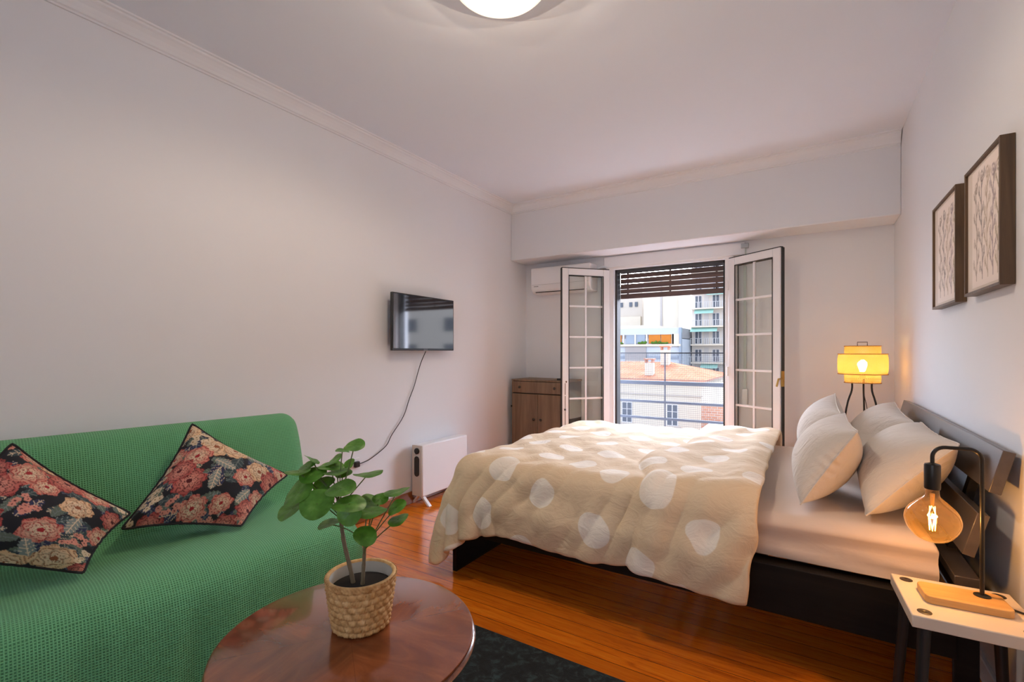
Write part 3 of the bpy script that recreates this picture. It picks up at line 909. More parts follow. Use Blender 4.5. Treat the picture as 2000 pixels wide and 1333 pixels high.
def knob(parent, x, z, y=-.018):
    k = MB().lathe([(0, 0), (.007, 0), (.006, .010), (.013, .014), (.014, .020), (.008, .026), (0, .027)], (0, 0, 0), 16).build('knob', knob_m, parent, True)
    k.location = (x, y, z); k.rotation_euler = (PI/2, 0, 0)
knob(dr, -.2, .84); knob(dr, .2, .84)
for s, x0, x1, kx in ((-1, -.30, .003, -.035), (1, .007, .31, .045)):
    dd = BX(x0, x1, -.018, 0, .03, .772).build('door', cab_wood, cb, bevel=.002)
    knob(dd, kx, .52)
    for z in (.64, .12):
        hx = x0 if s < 0 else x1
        BX(hx-.006, hx+.006, -.03, -.016, z-.008, z+.008).build('hinge', dark_metal, dd)
rm = BX(-.03, .03, -.02, .02, 0, .018).build('remote_control', black_plastic, None, bevel=.004, loc=(-2.10, 4.26, .918), rotz=.3)
tag(rm, 'small dark remote control lying on the wooden cabinet', 'remote control')

# ------------------------------------------------------------------ framed prints on the right wall
def botanical(N, M, seed):
    r = np.random.default_rng(seed)
    X, Y = np.meshgrid((np.arange(N)+.5)/N, (np.arange(M)+.5)/M, indexing='ij')
    lin = lambda *c: np.array(S(*c)[:3])
    img = np.ones((N, M, 3))*lin(240, 228, 220)
    tones = [lin(150, 132, 118), lin(120, 108, 102), lin(176, 156, 132), lin(140, 122, 128), lin(158, 146, 116)]
    def blend(mk, c, a=.75): img[mk] = img[mk]*(1-a) + c*a
    for s, x0 in enumerate((.16, .36, .55, .74, .90)):
        c = tones[s]; top = r.uniform(.8, .95)
        xc = x0 + .02*np.sin(Y*5 + s)
        blend((np.abs(X-xc) < .012) & (Y < top) & (Y > .05), c)
        for k in range(8):
            yb = .1 + .1*k + r.uniform(-.02, .02); sgn = 1 if k % 2 else -1
            if yb > top: break
            ln = r.uniform(.05, .10)
            d = np.abs((Y-yb) - (X-xc)*sgn*1.2)
            blend((d < .018) & ((X-xc)*sgn > 0) & ((X-xc)*sgn < ln), c)
            e = ((X-(x0+sgn*ln))/.036)**2 + ((Y-yb-ln*1.2)/.045)**2
            blend((e < 1) & (np.sin(X*160+Y*90) > -.4), c, .6)
        e = ((X-x0)/.055)**2 + ((Y-top)/.06)**2
        blend((e < 1) & (np.sin(np.hypot(X-x0, (Y-top))*190) > -.3), c, .7)
    return img
frame_wood = wood_mat('walnut_frame', (0.06, 0.032, 0.014, 1), (0.10, 0.055, 0.024, 1), (0.15, 0.088, 0.04, 1), 'Z', 1.6, .45)
mount_m = plain('cream_mount', (.72, .63, .55), .8)
paper = print_mat('printed_paper', .8, False)
def picture(y0, y1, z0, z1, label, seed):
    th = .036; wd = .011
    e = thing('framed_print', label, 'picture', (XR-.001, (y0+y1)/2, z0), 0, 'botanical prints above the bed')
    a, b = -(y1-y0)/2, (y1-y0)/2; H = z1-z0
    m = MB()
    m.box(-th, 0, a, a+wd, 0, H); m.box(-th, 0, b-wd, b, 0, H); m.box(-th, 0, a+wd, b-wd, 0, wd); m.box(-th, 0, a+wd, b-wd, H-wd, H)
    m.build('frame', frame_wood, e, bevel=.0015)
    BX(-.027, -.012, a+wd, b-wd, wd, H-wd).build('backing', mount_m, e)
    N, M = 90, 110
    ym = np.linspace(b-wd-.060, a+wd+.004, N); zm = np.linspace(wd+.012, H-wd-.012, M)
    P = np.zeros((N, M, 3)); P[..., 0] = -.0278; P[..., 1] = ym[:, None]; P[..., 2] = zm[None, :]
    m = MB().grid(P)
    me = bpy.data.meshes.new('botanical_print'); me.from_pydata(m.v, [], m.f); me.update()
    at = me.color_attributes.new('print', 'FLOAT_COLOR', 'POINT')
    col = np.concatenate([botanical(N, M, seed).reshape(-1, 3), np.ones((N*M, 1))], 1)
    at.data.foreach_set('color', col.astype(np.float32).ravel())
    link('botanical_print', me, paper, e)
picture(2.085, 2.490, 1.412, 1.884, 'walnut framed botanical print nearer the camera on the right wall', 2)
picture(2.625, 3.055, 1.405, 1.890, 'walnut framed botanical print further along the right wall, nearer the window', 8)

# ------------------------------------------------------------------ bed
BY0, BY1 = 2.04, 3.76
bed_wood = wood_mat('black_brown_wood', (0.006, 0.005, 0.0045, 1), (0.010, 0.008, 0.007, 1), (0.016, 0.012, 0.010, 1), 'X', 1.0, .55)
bed_wood.node_tree.nodes['Principled BSDF'].inputs['Specular IOR Level'].default_value = .18
bed_wood_y = wood_mat('headboard_wood', (0.045, 0.036, 0.032, 1), (0.060, 0.048, 0.043, 1), (0.078, 0.063, 0.056, 1), 'Y', .6, .36, .25)
bd = thing('bed', 'black brown wooden double bed frame with slanted slatted headboard', 'bed', (-.60, (BY0+BY1)/2, 0))
bx, byc = -.60, (BY0+BY1)/2
hy = (BY1-BY0)/2
BX(-1.66-bx, -1.632-bx, -hy, hy, 0, .40).build('footboard', bed_wood, bd, bevel=.003)
for s in (-1, 1):
    m = MB(); y = s*hy
    m.box(-1.632-bx, .40-bx, min(y, y-s*.03), max(y, y-s*.03), .215, .397)
    m.box(-1.632-bx, .40-bx, min(y-s*.03, y-s*.10), max(y-s*.03, y-s*.10), .372, .392)
    m.build('side_rail', bed_wood, bd, bevel=.003)
for k in range(15):
    x = -1.56 + k*.135
    BX(x-bx, x+.07-bx, -hy+.11, hy-.11, .385, .400).build('slat', cab_wood, bd)
def slanted(x0, z0, x1, z1, th, name, yo0=-.02, yo1=.06):
    """board from (x0,z0) lower front edge to (x1,z1) upper front edge"""
    dx, dz = x1-x0, z1-z0; L = math.hypot(dx, dz); nx, nz = dz/L*th, -dx/L*th
    m = MB(); ya, yb = -hy+yo0, hy+yo1
    m.hexa([(x0-bx, ya, z0), (x0+nx-bx, ya, z0+nz), (x0+nx-bx, yb, z0+nz), (x0-bx, yb, z0)],
           [(x1-bx, ya, z1), (x1+nx-bx, ya, z1+nz), (x1+nx-bx, yb, z1+nz), (x1-bx, yb, z1)])
    return m.build(name, bed_wood_y, bd, bevel=.002)
slanted(.467, .768, .500, .900, .030, 'headboard_panel')
slanted(.407, .564, .443, .700, .030, 'headboard_panel')
BX(.393-bx, .455-bx, -hy, hy, .455, .485).build('head_rail', bed_wood_y, bd, bevel=.002)
for y in (-hy+.30, 0, hy-.30):
    m = MB(); m.hexa([(.425-bx, y-.02, .47), (.455-bx, y-.02, .47), (.455-bx, y+.02, .47), (.425-bx, y+.02, .47)], [(.512-bx, y-.02, .84), (.535-bx, y-.02, .84), (.535-bx, y+.02, .84), (.512-bx, y+.02, .84)])
    m.build('headboard_strut', bed_wood, bd)
for y in (-hy+.01, hy-.04):
    BX(.395-bx, .455-bx, y, y+.03, 0, .455).build('leg', bed_wood, bd, bevel=.002)
BX(.41-bx, .43-bx, -hy+.04, hy-.04, .16, .455).build('head_panel', bed_wood, bd)

# mattress in a fitted sheet
MX0, MX1, MY0, MY1, MZ0, MZ1 = -1.60, .365, 2.105, 3.70, .411, .572
def sheet_mat(name, c, var=.03, bump=.12, sc=5.0):
    t = NT(name)
    f = t.noise(t.coord(), 1.6, 3); g = t.noise(t.coord('Object', (1, 2.2, 1.6)), sc, 4, .6, 1.4)
    w = t.noise(t.coord(), 600, 1)
    a = tuple(x*(1-var) for x in c[:3])+(1,)
    t.set(Base_Color=t.mix(f, a, c), Roughness=.9, Sheen_Weight=.06)
    t.bump(t.math('ADD', g, t.math('MULTIPLY', w, .04)), bump, .02)
    return t.m
sheet = sheet_mat('fitted_sheet', (.66, .55, .47, 1))
def rounded_slab(x0, x1, y0, y1, z0, z1, r, nx, ny, wrinkle):
    """top and sides of a soft slab as one draped grid: parameter runs up one side, over the top, down the other"""
    def strip(a0, a1, n):
        arc = [(a0 + r*(1-math.cos(t)), -r*(1-math.sin(t))) for t in np.linspace(0, PI/2, 7)]
        down = [(a0, -r-(z1-z0-r)*k/6) for k in range(6, 0, -1)]
        mid = [(a0+r+(a1-a0-2*r)*k/n, 0.0) for k in range(1, n)]
        arc2 = [(a1-q[0]+a0, q[1]) for q in arc[::-1]]; down2 = [(a1, q[1]) for q in down[::-1]]
        return np.array(down+arc+mid+arc2+down2)
    A = strip(x0, x1, nx); B = strip(y0, y1, ny)
    P = np.zeros((len(A), len(B), 3))
    P[..., 0] = A[:, None, 0]; P[..., 1] = B[None, :, 0]
    P[..., 2] = z1 + np.minimum(A[:, None, 1], B[None, :, 1])
    return wrinkle(P)
def sheet_wrinkle(P):
    x, y, z = P[..., 0], P[..., 1], P[..., 2]
    side = np.clip((MY0+.05-y)/.05, 0, 1)
    d = z - MZ0
    wob = .010*np.sin((d*62 - x*5.0) + 1.2*np.sin(x*3.1)) * np.exp(-((d-.11)/.06)**2) + .006*np.sin(d*95 + x*9)*np.exp(-((d-.05)/.05)**2)
    P[..., 1] -= side*(wob + .012)
    P[..., 2] += (1-side)*(.003*np.sin(x*8+y*3) + .002*np.sin(y*13-x*4))
    return P
mt_ = MB().grid(rounded_slab(MX0, MX1, MY0, MY1, MZ0, MZ1, .045, 60, 50, sheet_wrinkle)).build('mattress', sheet, None, True, 0)
tag(mt_, 'thick mattress in a pale beige fitted sheet on the bed', 'mattress')
BX(MX0+.03, MX1-.03, MY0+.03, MY1-.03, MZ0+.001, MZ1-.03).build('core', sheet, mt_)

# duvet: a cloth grid relaxed over the mattress and bed frame
def make_duvet():
    nx, ny = 104, 112
    x0, x1, y0, y1 = -1.945, -.17, 1.785, 3.95
    u = np.linspace(0, 1, nx); v = np.linspace(0, 1, ny)
    X, Y = np.meshgrid(x0+(x1-x0)*u, y0+(y1-y0)*v, indexing='ij')
    r = np.random.default_rng(4)
    def smooth_noise(n, m, k):
        a = r.normal(0, 1, (k, k)); return up2(a[..., None].repeat(3, -1), max(n, m))[:n, :m, 0]
    comp = .975
    Xc = -.17 + (X+.17)*comp
    P = np.stack([Xc, 2.9+(Y-2.9)*comp, .665 + .010*smooth_noise(nx, ny, 14) + .014*smooth_noise(nx, ny, 7)], -1)
    es = edge_sets(nx, ny)
    hx, hyy = (x1-x0)/(nx-1), (y1-y0)/(ny-1)
    prev = P.copy()
    off = .030
    for s in range(150):
        vel = (P-prev)*.965; prev = P.copy()
        P = P + vel; P[..., 2] -= .0011
        if s < 60: P[..., 2] += .0006*np.sin(X*31+Y*17+s*.2)*r.normal()
        for it in range(10):
            for A, B, di, dj in es:
                rest = math.hypot(di*hx, dj*hyy)
                k = .95 if abs(di)+abs(dj) == 1 else (.30 if abs(di) == abs(dj) else .22)
                relax(P, A, B, rest, k)
            if it % 3 == 2:
                box_push(P, (MX0-off-.02, MY0-off-.02, 0), (MX1+.2, MY1+off+.02, MZ1+off), .07, .35, prev)
                box_push(P, (-1.66-off, BY0-off, -.1), (.45, BY1+off, .40+off), .03, .4, prev)
                P[..., 2] = np.maximum(P[..., 2], .03)
    return P, X, Y
D, DXr, DYr = make_duvet()
# plump filling: gentle quilted loft, and the heavier doubled part toward the pillows
def loft(D):
    gx = np.gradient(D, axis=0); gy = np.gradient(D, axis=1)
    n = np.cross(gx, gy); n /= np.linalg.norm(n, axis=-1, keepdims=True)+1e-9
    n *= np.sign(n[D.shape[0]//2, D.shape[1]//2, 2])
    x, y = DXr, DYr
    edge = -.66 + .05*np.sin(y*4.2) + .03*np.sin(y*9+1) + .05*np.clip((y-2.4), 0, 2) 
    d = x-edge
    step = .046*(1/(1+np.exp(-d/.012)))*(1-.45*np.clip(d/.5, 0, 1)) - .016*np.exp(-(d/.026)**2)
    rn = np.random.default_rng(17)
    def field(k):
        a = rn.normal(0, 1, (k, k, 1)); return up2(np.repeat(a, 3, 2), max(x.shape))[:x.shape[0], :x.shape[1], 0]
    w = .007*np.sin(x*22+3*np.sin(y*5))*np.sin(y*13+x*4) + .0035*field(22) + .0016*field(48)
    near = np.exp(-((y-1.98)/.20)**2)
    ph = (x*.95 - y*.75)*24 + 2.2*field(6)
    diag = near*(.015*np.abs(np.sin(ph))**.6 - .007 + .007*np.sin(ph*2.3+field(7)))
    # creases fanning out from the crown of the bed, and a rounded puffy hem at the pillow end
    fan = .006*np.sin((x+1.0)*(6+9*np.clip(y-2.1, 0, 2)) + 2*field(5))*np.exp(-((y-2.7)/.5)**2)
    hem = .020*np.exp(-((x+.24)/.06)**2)
    o = D + n*(step + w + diag + fan + hem)[..., None]
    hang = np.clip((.60 - o[..., 2])/.32, 0, 1)*(y < 2.5)
    o[..., 0] -= .04*hang**1.5*np.clip((x+.75)/.6, 0, 1)
    o[..., 2] += .012*np.sin(x*9+.5)*hang
    tip = np.clip((-1.62-x)/.32, 0, 1)*np.clip((2.12-y)/.32, 0, 1)
    o[..., 0] -= .02*tip; o[..., 1] -= .03*tip; o[..., 2] += .01*tip
    return o
D = loft(D)
def duvet_mat():
    t = NT('dotted_duvet_cotton')
    uv = t.n('ShaderNodeUVMap').outputs[0]
    mp = t.n('ShaderNodeMapping'); mp.inputs['Rotation'].default_value = (0, 0, .35)
    t.l(uv, mp.inputs['Vector'])
    wob = t.n('ShaderNodeTexNoise'); wob.inputs['Scale'].default_value = 7.0; t.l(mp.outputs[0], wob.inputs['Vector'])
    va = t.n('ShaderNodeVectorMath', operation='MULTIPLY_ADD'); va.inputs[1].default_value = (.035, .035, 0)
    t.l(wob.outputs['Color'], va.inputs[0]); t.l(mp.outputs[0], va.inputs[2])
    vo = t.n('ShaderNodeTexVoronoi', voronoi_dimensions='2D', feature='F1')
    vo.inputs['Scale'].default_value = 4.0; vo.inputs['Randomness'].default_value = .42
    t.l(va.outputs[0], vo.inputs['Vector'])
    dot = t.ramp(vo.outputs['Distance'], [(.268, (1, 1, 1, 1)), (.280, (0, 0, 0, 1))])
    f = t.noise(t.coord(), 2, 3)
    beige = t.mix(f, (.70, .545, .36, 1), (.75, .59, .395, 1))
    c = t.mix(dot, beige, (.86, .79, .69, 1))
    g = t.noise(t.coord('Object', (1, 1.5, 1.6)), 9, 5, .6, 1.6)
    w = t.noise(t.coord(), 500, 1)
    t.set(Base_Color=c, Roughness=.88, Sheen_Weight=.08)
    t.bump(t.math('ADD', g, t.math('MULTIPLY', w, .03)), .30, .02)
    return t.m
duv_m = duvet_mat()
m = MB().grid(D)
me = bpy.data.meshes.new('duvet'); me.from_pydata(m.v, [], m.f); me.update()
uvl = me.uv_layers.new(name='UVMap')
lv = np.zeros(len(me.loops), np.int32); me.loops.foreach_get('vertex_index', lv)
uvl.data.foreach_set('uv', np.stack([DXr.ravel()[lv], DYr.ravel()[lv]], -1).astype(np.float32).ravel())
dv = link('duvet', me, duv_m, None, True, 0)
so_ = dv.modifiers.new('thickness', 'SOLIDIFY'); so_.thickness = .030; so_.offset = 1
sb = dv.modifiers.new('subdivision', 'SUBSURF'); sb.levels = 1; sb.render_levels = 1
tag(dv, 'rumpled beige duvet with large white dots spread over the bed', 'duvet')

# pillows
linen = sheet_mat('pillow_cotton', (.66, .60, .53, 1), .03, .5, 6.0)
TBp = [inflate(21, 34, .0036, 110, 1.0), inflate(22, 34, .0042, 110, 1.0), inflate(23, 34, .0032, 110, 1.0), inflate(24, 34, .0038, 110, 1.0)]
def pillow(label, corners, thick, tb_):
    me, rim = pillow_obj('pillow', linen, tb_, corners, thick, 60, None, .4, .07)
    o = link('pillow', me, linen, None, True, 0)
    tag(o, label, 'pillow', 'pale cotton pillows on the bed')
    MB().tube([tuple(p) for p in rim[::2]] + [tuple(rim[0])], .003, 6).build('seam', linen, o, True)
    return o
pillow('pale pillow leaning on the headboard, nearest the bedside lamp', [(.175, 2.15, .605), (.205, 2.83, .605), (.435, 2.86, .875), (.435, 2.19, .882)], .23, TBp[0])
pillow('pale pillow leaning on the headboard at the far side by the window', [(.19, 2.99, .605), (.20, 3.66, .605), (.43, 3.64, .90), (.43, 3.00, .855)], .22, TBp[1])
pillow('pale pillow propped in front, on the near side of the bed', [(-.03, 2.185, .600), (-.03, 2.80, .602), (.145, 2.84, .90), (.155, 2.235, .895)], .22, TBp[2])
pillow('pale pillow propped in front, on the far side by the window', [(-.025, 2.99, .602), (-.005, 3.60, .602), (.135, 3.58, .94), (.135, 2.98, .88)], .22, TBp[3])

# ------------------------------------------------------------------ bedside stool and bulb lamp
stool_top = plain('pale_stool_top', (.72, .62, .50), .45, 0, .04, 12)
NSX, NSY, NSZ = .372, 1.838, .478
ns = thing('bedside_stool', 'small square pale topped stool with black legs beside the bed', 'stool', (NSX, NSY, 0), math.radians(3))
BX(-.141, .141, -.141, .141, NSZ-.034, NSZ).build('top', stool_top, ns, bevel=.003)
plug_m = plain('leg_plug', (.035, .028, .024), .4)
for sx_ in (-1, 1):
    for sy_ in (-1, 1):
        MB().lathe([(0, 0), (.0165, 0), (.0165, .0012), (.015, .0018), (.004, .0018), (.003, .001), (0, .001)], (sx_*.107, sy_*.107, NSZ), 28).build('leg_cap', plug_m, ns, True)
        MB().tube([(sx_*.107, sy_*.107, NSZ-.034), (sx_*.132, sy_*.132, 0)], [.0155, .0125], 16).build('leg', black_plastic, ns, True)

bamboo = wood_mat('bamboo', (.50, .27, .09, 1), (.62, .36, .13, 1), (.70, .43, .17, 1), 'X', 2.0, .4)
lx, ly = .420, 1.872
lp = thing('table_lamp', 'black arched lamp with large amber globe bulb on bamboo base', 'lamp', (lx, ly, NSZ), math.radians(4))
def rounded_rect(x0, x1, y0, y1, r, z0, z1):
    pts = []
    for cx_, cy_, a0 in ((x1-r, y1-r, 0), (x0+r, y1-r, PI/2), (x0+r, y0+r, PI), (x1-r, y0+r, 3*PI/2)):
        for a in np.linspace(a0, a0+PI/2, 7): pts.append((cx_+r*math.cos(a), cy_+r*math.sin(a)))
    n = len(pts); m = MB()
    m.add([(x, y, z0) for x, y in pts]+[(x, y, z1) for x, y in pts], [tuple(range(n))[::-1], tuple(range(n, 2*n))]+[(i, (i+1) % n, n+(i+1) % n, n+i) for i in range(n)])
    return m
rounded_rect(-.142, .048, -.075, .032, .018, .0005, .0215).build('base', bamboo, lp, True, 40, bevel=.002)
MB().lathe([(0, 0), (.019, 0), (.019, .002), (.012, .004), (0, .004)], (0, 0, .0215), 28).build('mounting_disc', dark_metal, lp, True)
arm = [(0, 0, .022), (0, 0, .30), (0, 0, .41)]
for a in np.linspace(0, PI/2, 8)[1:]: arm.append((-.03*(1-math.cos(a)), 0, .41+.03*math.sin(a)))
arm.append((-.075, 0, .44))
for a in np.linspace(0, PI/2, 8): arm.append((-.08-.03*math.sin(a), 0, .41+.03*math.cos(a)))
arm.append((-.11, 0, .385))
lamp_metal = plain('lamp_black', (.02, .018, .016), .32, .4)
MB().tube(arm, .0053, 14).build('stem', lamp_metal, lp, True)
MB().lathe([(.006, .392), (.018, .388), (.0195, .384), (.0195, .318), (.0185, .314), (0, .314)], (-.11, 0, 0), 28).build('bulb_holder', lamp_metal, lp, True, 40)
gp = [(.016, .316), (.017, .298), (.021, .289), (.038, .273), (.056, .254), (.0645, .236), (.0665, .218), (.061, .198), (.050, .180), (.037, .167), (.022, .160), (.009, .158), (0.0, .158)]
gpd = cubic(len(gp), 50) @ np.array(gp)
gb = MB().lathe([tuple(p) for p in gpd], (-.11, 0, 0), 48).build('glass_bulb', amber_glass, lp, True, 0)
fil = MB()
for k in range(4):
    a0 = k*PI/2
    fil.tube([(-.11+.006*math.cos(a0), .006*math.sin(a0), .262), (-.11+.011*math.cos(a0+.7), .011*math.sin(a0+.7), .235), (-.11+.006*math.cos(a0+1.4), .006*math.sin(a0+1.4), .190)], .0013, 6)
fil.build('filament', emit_mat('filament_glow', (1.0, .50, .10, 1), 22.0), gb, True)
MB().tube([(-.11, 0, .30), (-.11, 0, .264)], [.006, .004], 10).build('filament_support', plain('lamp_brass', (.7, .42, .12), .3, .9), gb, True)
pd = bpy.data.lights.new('bulb_light', 'POINT'); pd.energy = 4.2; pd.color = (1, .56, .22); pd.shadow_soft_size = .012
po = bpy.data.objects.new('bulb_light', pd); C.objects.link(po); po.parent = lp; po.location = (-.11, 0, .215)
lc = MB().tube(spline([(.465, 1.865, NSZ+.006), (.495, 1.85, NSZ+.004), (.520, 1.83, NSZ+.004), (.531, 1.81, .44), (.532, 1.80, .25), (.528, 1.76, .02), (.527, 1.5, .006)], 5), .003, 8).build('lamp_cord', black_plastic, None, True)
tag(lc, 'thin black lamp cord running off the bedside stool', 'cord')

# ------------------------------------------------------------------ woven tripod floor lamp in the corner
wx, wy = .314, 4.12
wl = thing('floor_lamp', 'woven bamboo floor lamp on thin black tripod legs, glowing in the corner', 'lamp', (wx, wy, 0))
def weave_mat():
    t = NT('woven_bamboo_shade')
    uv = t.n('ShaderNodeUVMap').outputs[0]
    sx = t.n('ShaderNodeSeparateXYZ'); t.l(uv, sx.inputs[0])
    k = 2*PI/.011
    a = t.math('SINE', t.math('MULTIPLY', t.math('ADD', sx.outputs[0], sx.outputs[1]), k)); b = t.math('SINE', t.math('MULTIPLY', t.math('SUBTRACT', sx.outputs[0], sx.outputs[1]), k))
    w = t.math('MAXIMUM', a, b)
    hole = t.math('LESS_THAN', w, -.30)
    df = t.n('ShaderNodeBsdfDiffuse'); df.inputs[0].default_value = S(200, 160, 96)
    tl = t.n('ShaderNodeBsdfTranslucent'); tl.inputs[0].default_value = S(232, 190, 112)
    m1 = t.n('ShaderNodeMixShader'); m1.inputs[0].default_value = .6
    t.l(df.outputs[0], m1.inputs[1]); t.l(tl.outputs[0], m1.inputs[2])
    tr = t.n('ShaderNodeBsdfTransparent')
    m2 = t.n('ShaderNodeMixShader'); t.l(hole, m2.inputs[0]); t.l(m1.outputs[0], m2.inputs[1]); t.l(tr.outputs[0], m2.inputs[2])
    t.t.nodes.remove(t.b); t.l(m2.outputs[0], t.out.inputs[0])
    return t.m
weave = weave_mat()
def tier(r, z0, z1, name):
    n = 72; mz = 9
    P = np.zeros((mz, n+1, 3)); U = np.zeros((mz, n+1, 2))
    for i in range(mz):
        t = i/(mz-1); z = z0+(z1-z0)*t
        rad = r*(1-.05*(2*t-1)**4)
        for j in range(n+1):
            a = 2*PI*j/n; P[i, j] = (rad*math.cos(a), rad*math.sin(a), z); U[i, j] = (r*a, z)
    m = MB().grid(P)
    me = bpy.data.meshes.new(name); me.from_pydata(m.v, [], m.f); me.update()
    uvl = me.uv_layers.new(name='UVMap'); lv = np.zeros(len(me.loops), np.int32); me.loops.foreach_get('vertex_index', lv)
    uvl.data.foreach_set('uv', U.reshape(-1, 2)[lv].astype(np.float32).ravel())
    return link(name, me, weave, wl, True, 0)
tier(.105, 1.175, 1.240, 'shade_tier'); tier(.145, 1.045, 1.185, 'shade_tier'); tier(.105, .985, 1.065, 'shade_tier')
rim_m = plain('shade_rim', S(190, 140, 70), .6)
m = MB()
for r_, z_ in ((.105, 1.24), (.142, 1.185), (.142, 1.045), (.105, .985)):
    pts = [(r_*math.cos(a), r_*math.sin(a), z_) for a in np.linspace(0, 2*PI, 49)]
    m.tube(pts, .0035, 6, False)
m.build('shade_rims', rim_m, wl, True)
MB().tube([(-.028, 0, 1.235), (-.028, 0, 1.268), (.028, 0, 1.268), (.028, 0, 1.235)], .0025, 8).build('carry_handle', dark_metal, wl, True)
for k, a in enumerate((math.radians(200), math.radians(320), math.radians(80))):
    c_, s_ = math.cos(a), math.sin(a)
    MB().tube(spline([(.066*c_, .066*s_, 1.0), (.066*c_, .066*s_, .93), (.10*c_, .10*s_, .80), (.15*c_, .15*s_, .40), (.19*c_, .19*s_, .004)], 4), .006, 10).build('leg', lamp_metal, wl, True)
MB().tube([(-.105, 0, 1.012), (.105, 0, 1.012)], .003, 8).tube([(0, -.105, 1.012), (0, .105, 1.012)], .003, 8).build('shade_ring', dark_metal, wl, True)
MB().tube(spline([(0, 0, 1.01), (.01, .0, .9), (.03, -.01, .75), (.05, 0, .3), (.06, .05, .01)], 5), .0025, 6).build('flex', black_plastic, wl, True)
MB().lathe([(.018, 1.012), (.018, 1.06)], (0, 0, 0), 20, True, True).build('bulb_holder', dark_metal, wl, True)
MB().lathe([(.014, 1.06), (.022, 1.085), (.029, 1.11), (.024, 1.132), (.010, 1.143), (0, 1.145)], (0, 0, 0), 24).build('bulb', emit_mat('warm_bulb', (1.0, .66, .32, 1), 60.0), wl, True, 0)

# ------------------------------------------------------------------ ceiling light
cl = thing('ceiling_light', 'round opal glass ceiling light glowing warm white', 'ceiling light', (-1.003, 1.517, ZC))
MB().lathe([(0, 0), (.17, 0), (.17, -.03), (.16, -.035), (0, -.035)], (0, 0, 0), 64).build('ceiling_plate', white_metal, cl, True, 40)
dprof = [(.165, -.03), (.192, -.055), (.200, -.085), (.196, -.108), (.182, -.134), (.154, -.157), (.10, -.174), (.05, -.181), (0, -.183)]
dprof = cubic(len(dprof), 34) @ np.array(dprof)
opal = NT('opal_glass')
opal.set(Base_Color=(.85, .82, .76, 1), Roughness=.25, Emission_Color=(1.0, .82, .58, 1), Emission_Strength=1.05)
MB().lathe([tuple(p) for p in dprof], (0, 0, 0), 72).build('glass_dome', opal.m, cl, True, 0)
for k in range(5):
    ld = bpy.data.lights.new('ceiling_lamp_light', 'SPOT'); ld.energy = 5.8; ld.color = (1.0, .78, .57); ld.shadow_soft_size = 0
    ld.spot_size = math.radians(178); ld.spot_blend = .35
    lo = bpy.data.objects.new('ceiling_lamp_light', ld); C.objects.link(lo); lo.parent = cl
    lo.location = (.06*math.cos(k*2*PI/5), .06*math.sin(k*2*PI/5), -.20)
    l2 = bpy.data.lights.new('ceiling_lamp_glow', 'POINT'); l2.energy = 2.3; l2.color = (1.0, .80, .60); l2.shadow_soft_size = 0
    lo = bpy.data.objects.new('ceiling_lamp_glow', l2); C.objects.link(lo); lo.parent = cl
    lo.location = (.07*math.cos(k*2*PI/5), .07*math.sin(k*2*PI/5), -.215)

# ------------------------------------------------------------------ rug
def rug_mat():
    t = NT('dark_rug')
    f = t.noise(t.coord(), 26, 5, .65, .6); g = t.noise(t.coord(), 7, 4, .6); h = t.noise(t.coord(), 260, 2)
    c = t.ramp(f, [(.38, S(8, 12, 13)), (.52, S(22, 32, 34)), (.66, S(54, 74, 78))])
    c = t.mix(t.math('MULTIPLY', g, .6), c, S(14, 18, 18))
    t.set(Base_Color=c, Roughness=.95)
    t.bump(h, .6, .006)
    return t.m
rg = BX(-1.75, .12, -.9, 1.672, .0, .012).build('rug', rug_mat(), None, bevel=.003)
tag(rg, 'dark teal and black mottled rug under the coffee table', 'rug')

# ------------------------------------------------------------------ outside: balcony railing, street, buildings
rl = thing('balcony_railing', 'dark grey balcony railing with fine wire mesh outside the door', 'railing', (-1.3, 5.4, 0))
BX(-1.6, 1.6, -.012, .012, 1.180, 1.193).build('top_bar', dark_metal, rl)
BX(-1.6, 1.6, -.03, .03, .832, .872).build('hand_rail', grey_rail, rl, bevel=.006)
for z in (.638, .452):
    BX(-1.6, 1.6, -.012, .012, z-.013, z+.013).build('lower_bar', grey_rail, rl, bevel=.003)
for x in (-1.3, -.065, 1.2):
    MB().tube([(x, 0, -.08), (x, 0, 1.19)], .008, 8).build('post', grey_rail, rl, True)
m = MB()
for x in np.arange(-1.3, 1.2, .021): m.box(x-.0009, x+.0009, -.001, .001, .24, 1.185)
for z in np.arange(.24, 1.185, .021): m.box(-1.3, 1.2, -.001, .001, z-.0009, z+.0009)
m.box(-1.3, 1.2, -.004, .004, .235, .245)
m.build('wire_mesh', grey_rail, rl)
structure(BX(-4.2, 1.6, YB+.25, 5.52, -.25, -.08).build('balcony_floor', plain('balcony_tiles', (.80, .80, .80), .6, 0, .1, 20)), 'grey tiled balcony floor outside the door', 'floor')
GZ = -13.0
structure(BX(-140, 90, 9, 150, GZ-.3, GZ).build('street_ground', plain('street', (.13, .13, .13), .9, 0, .15, .3)), 'grey street and yards far below the balcony', 'ground')

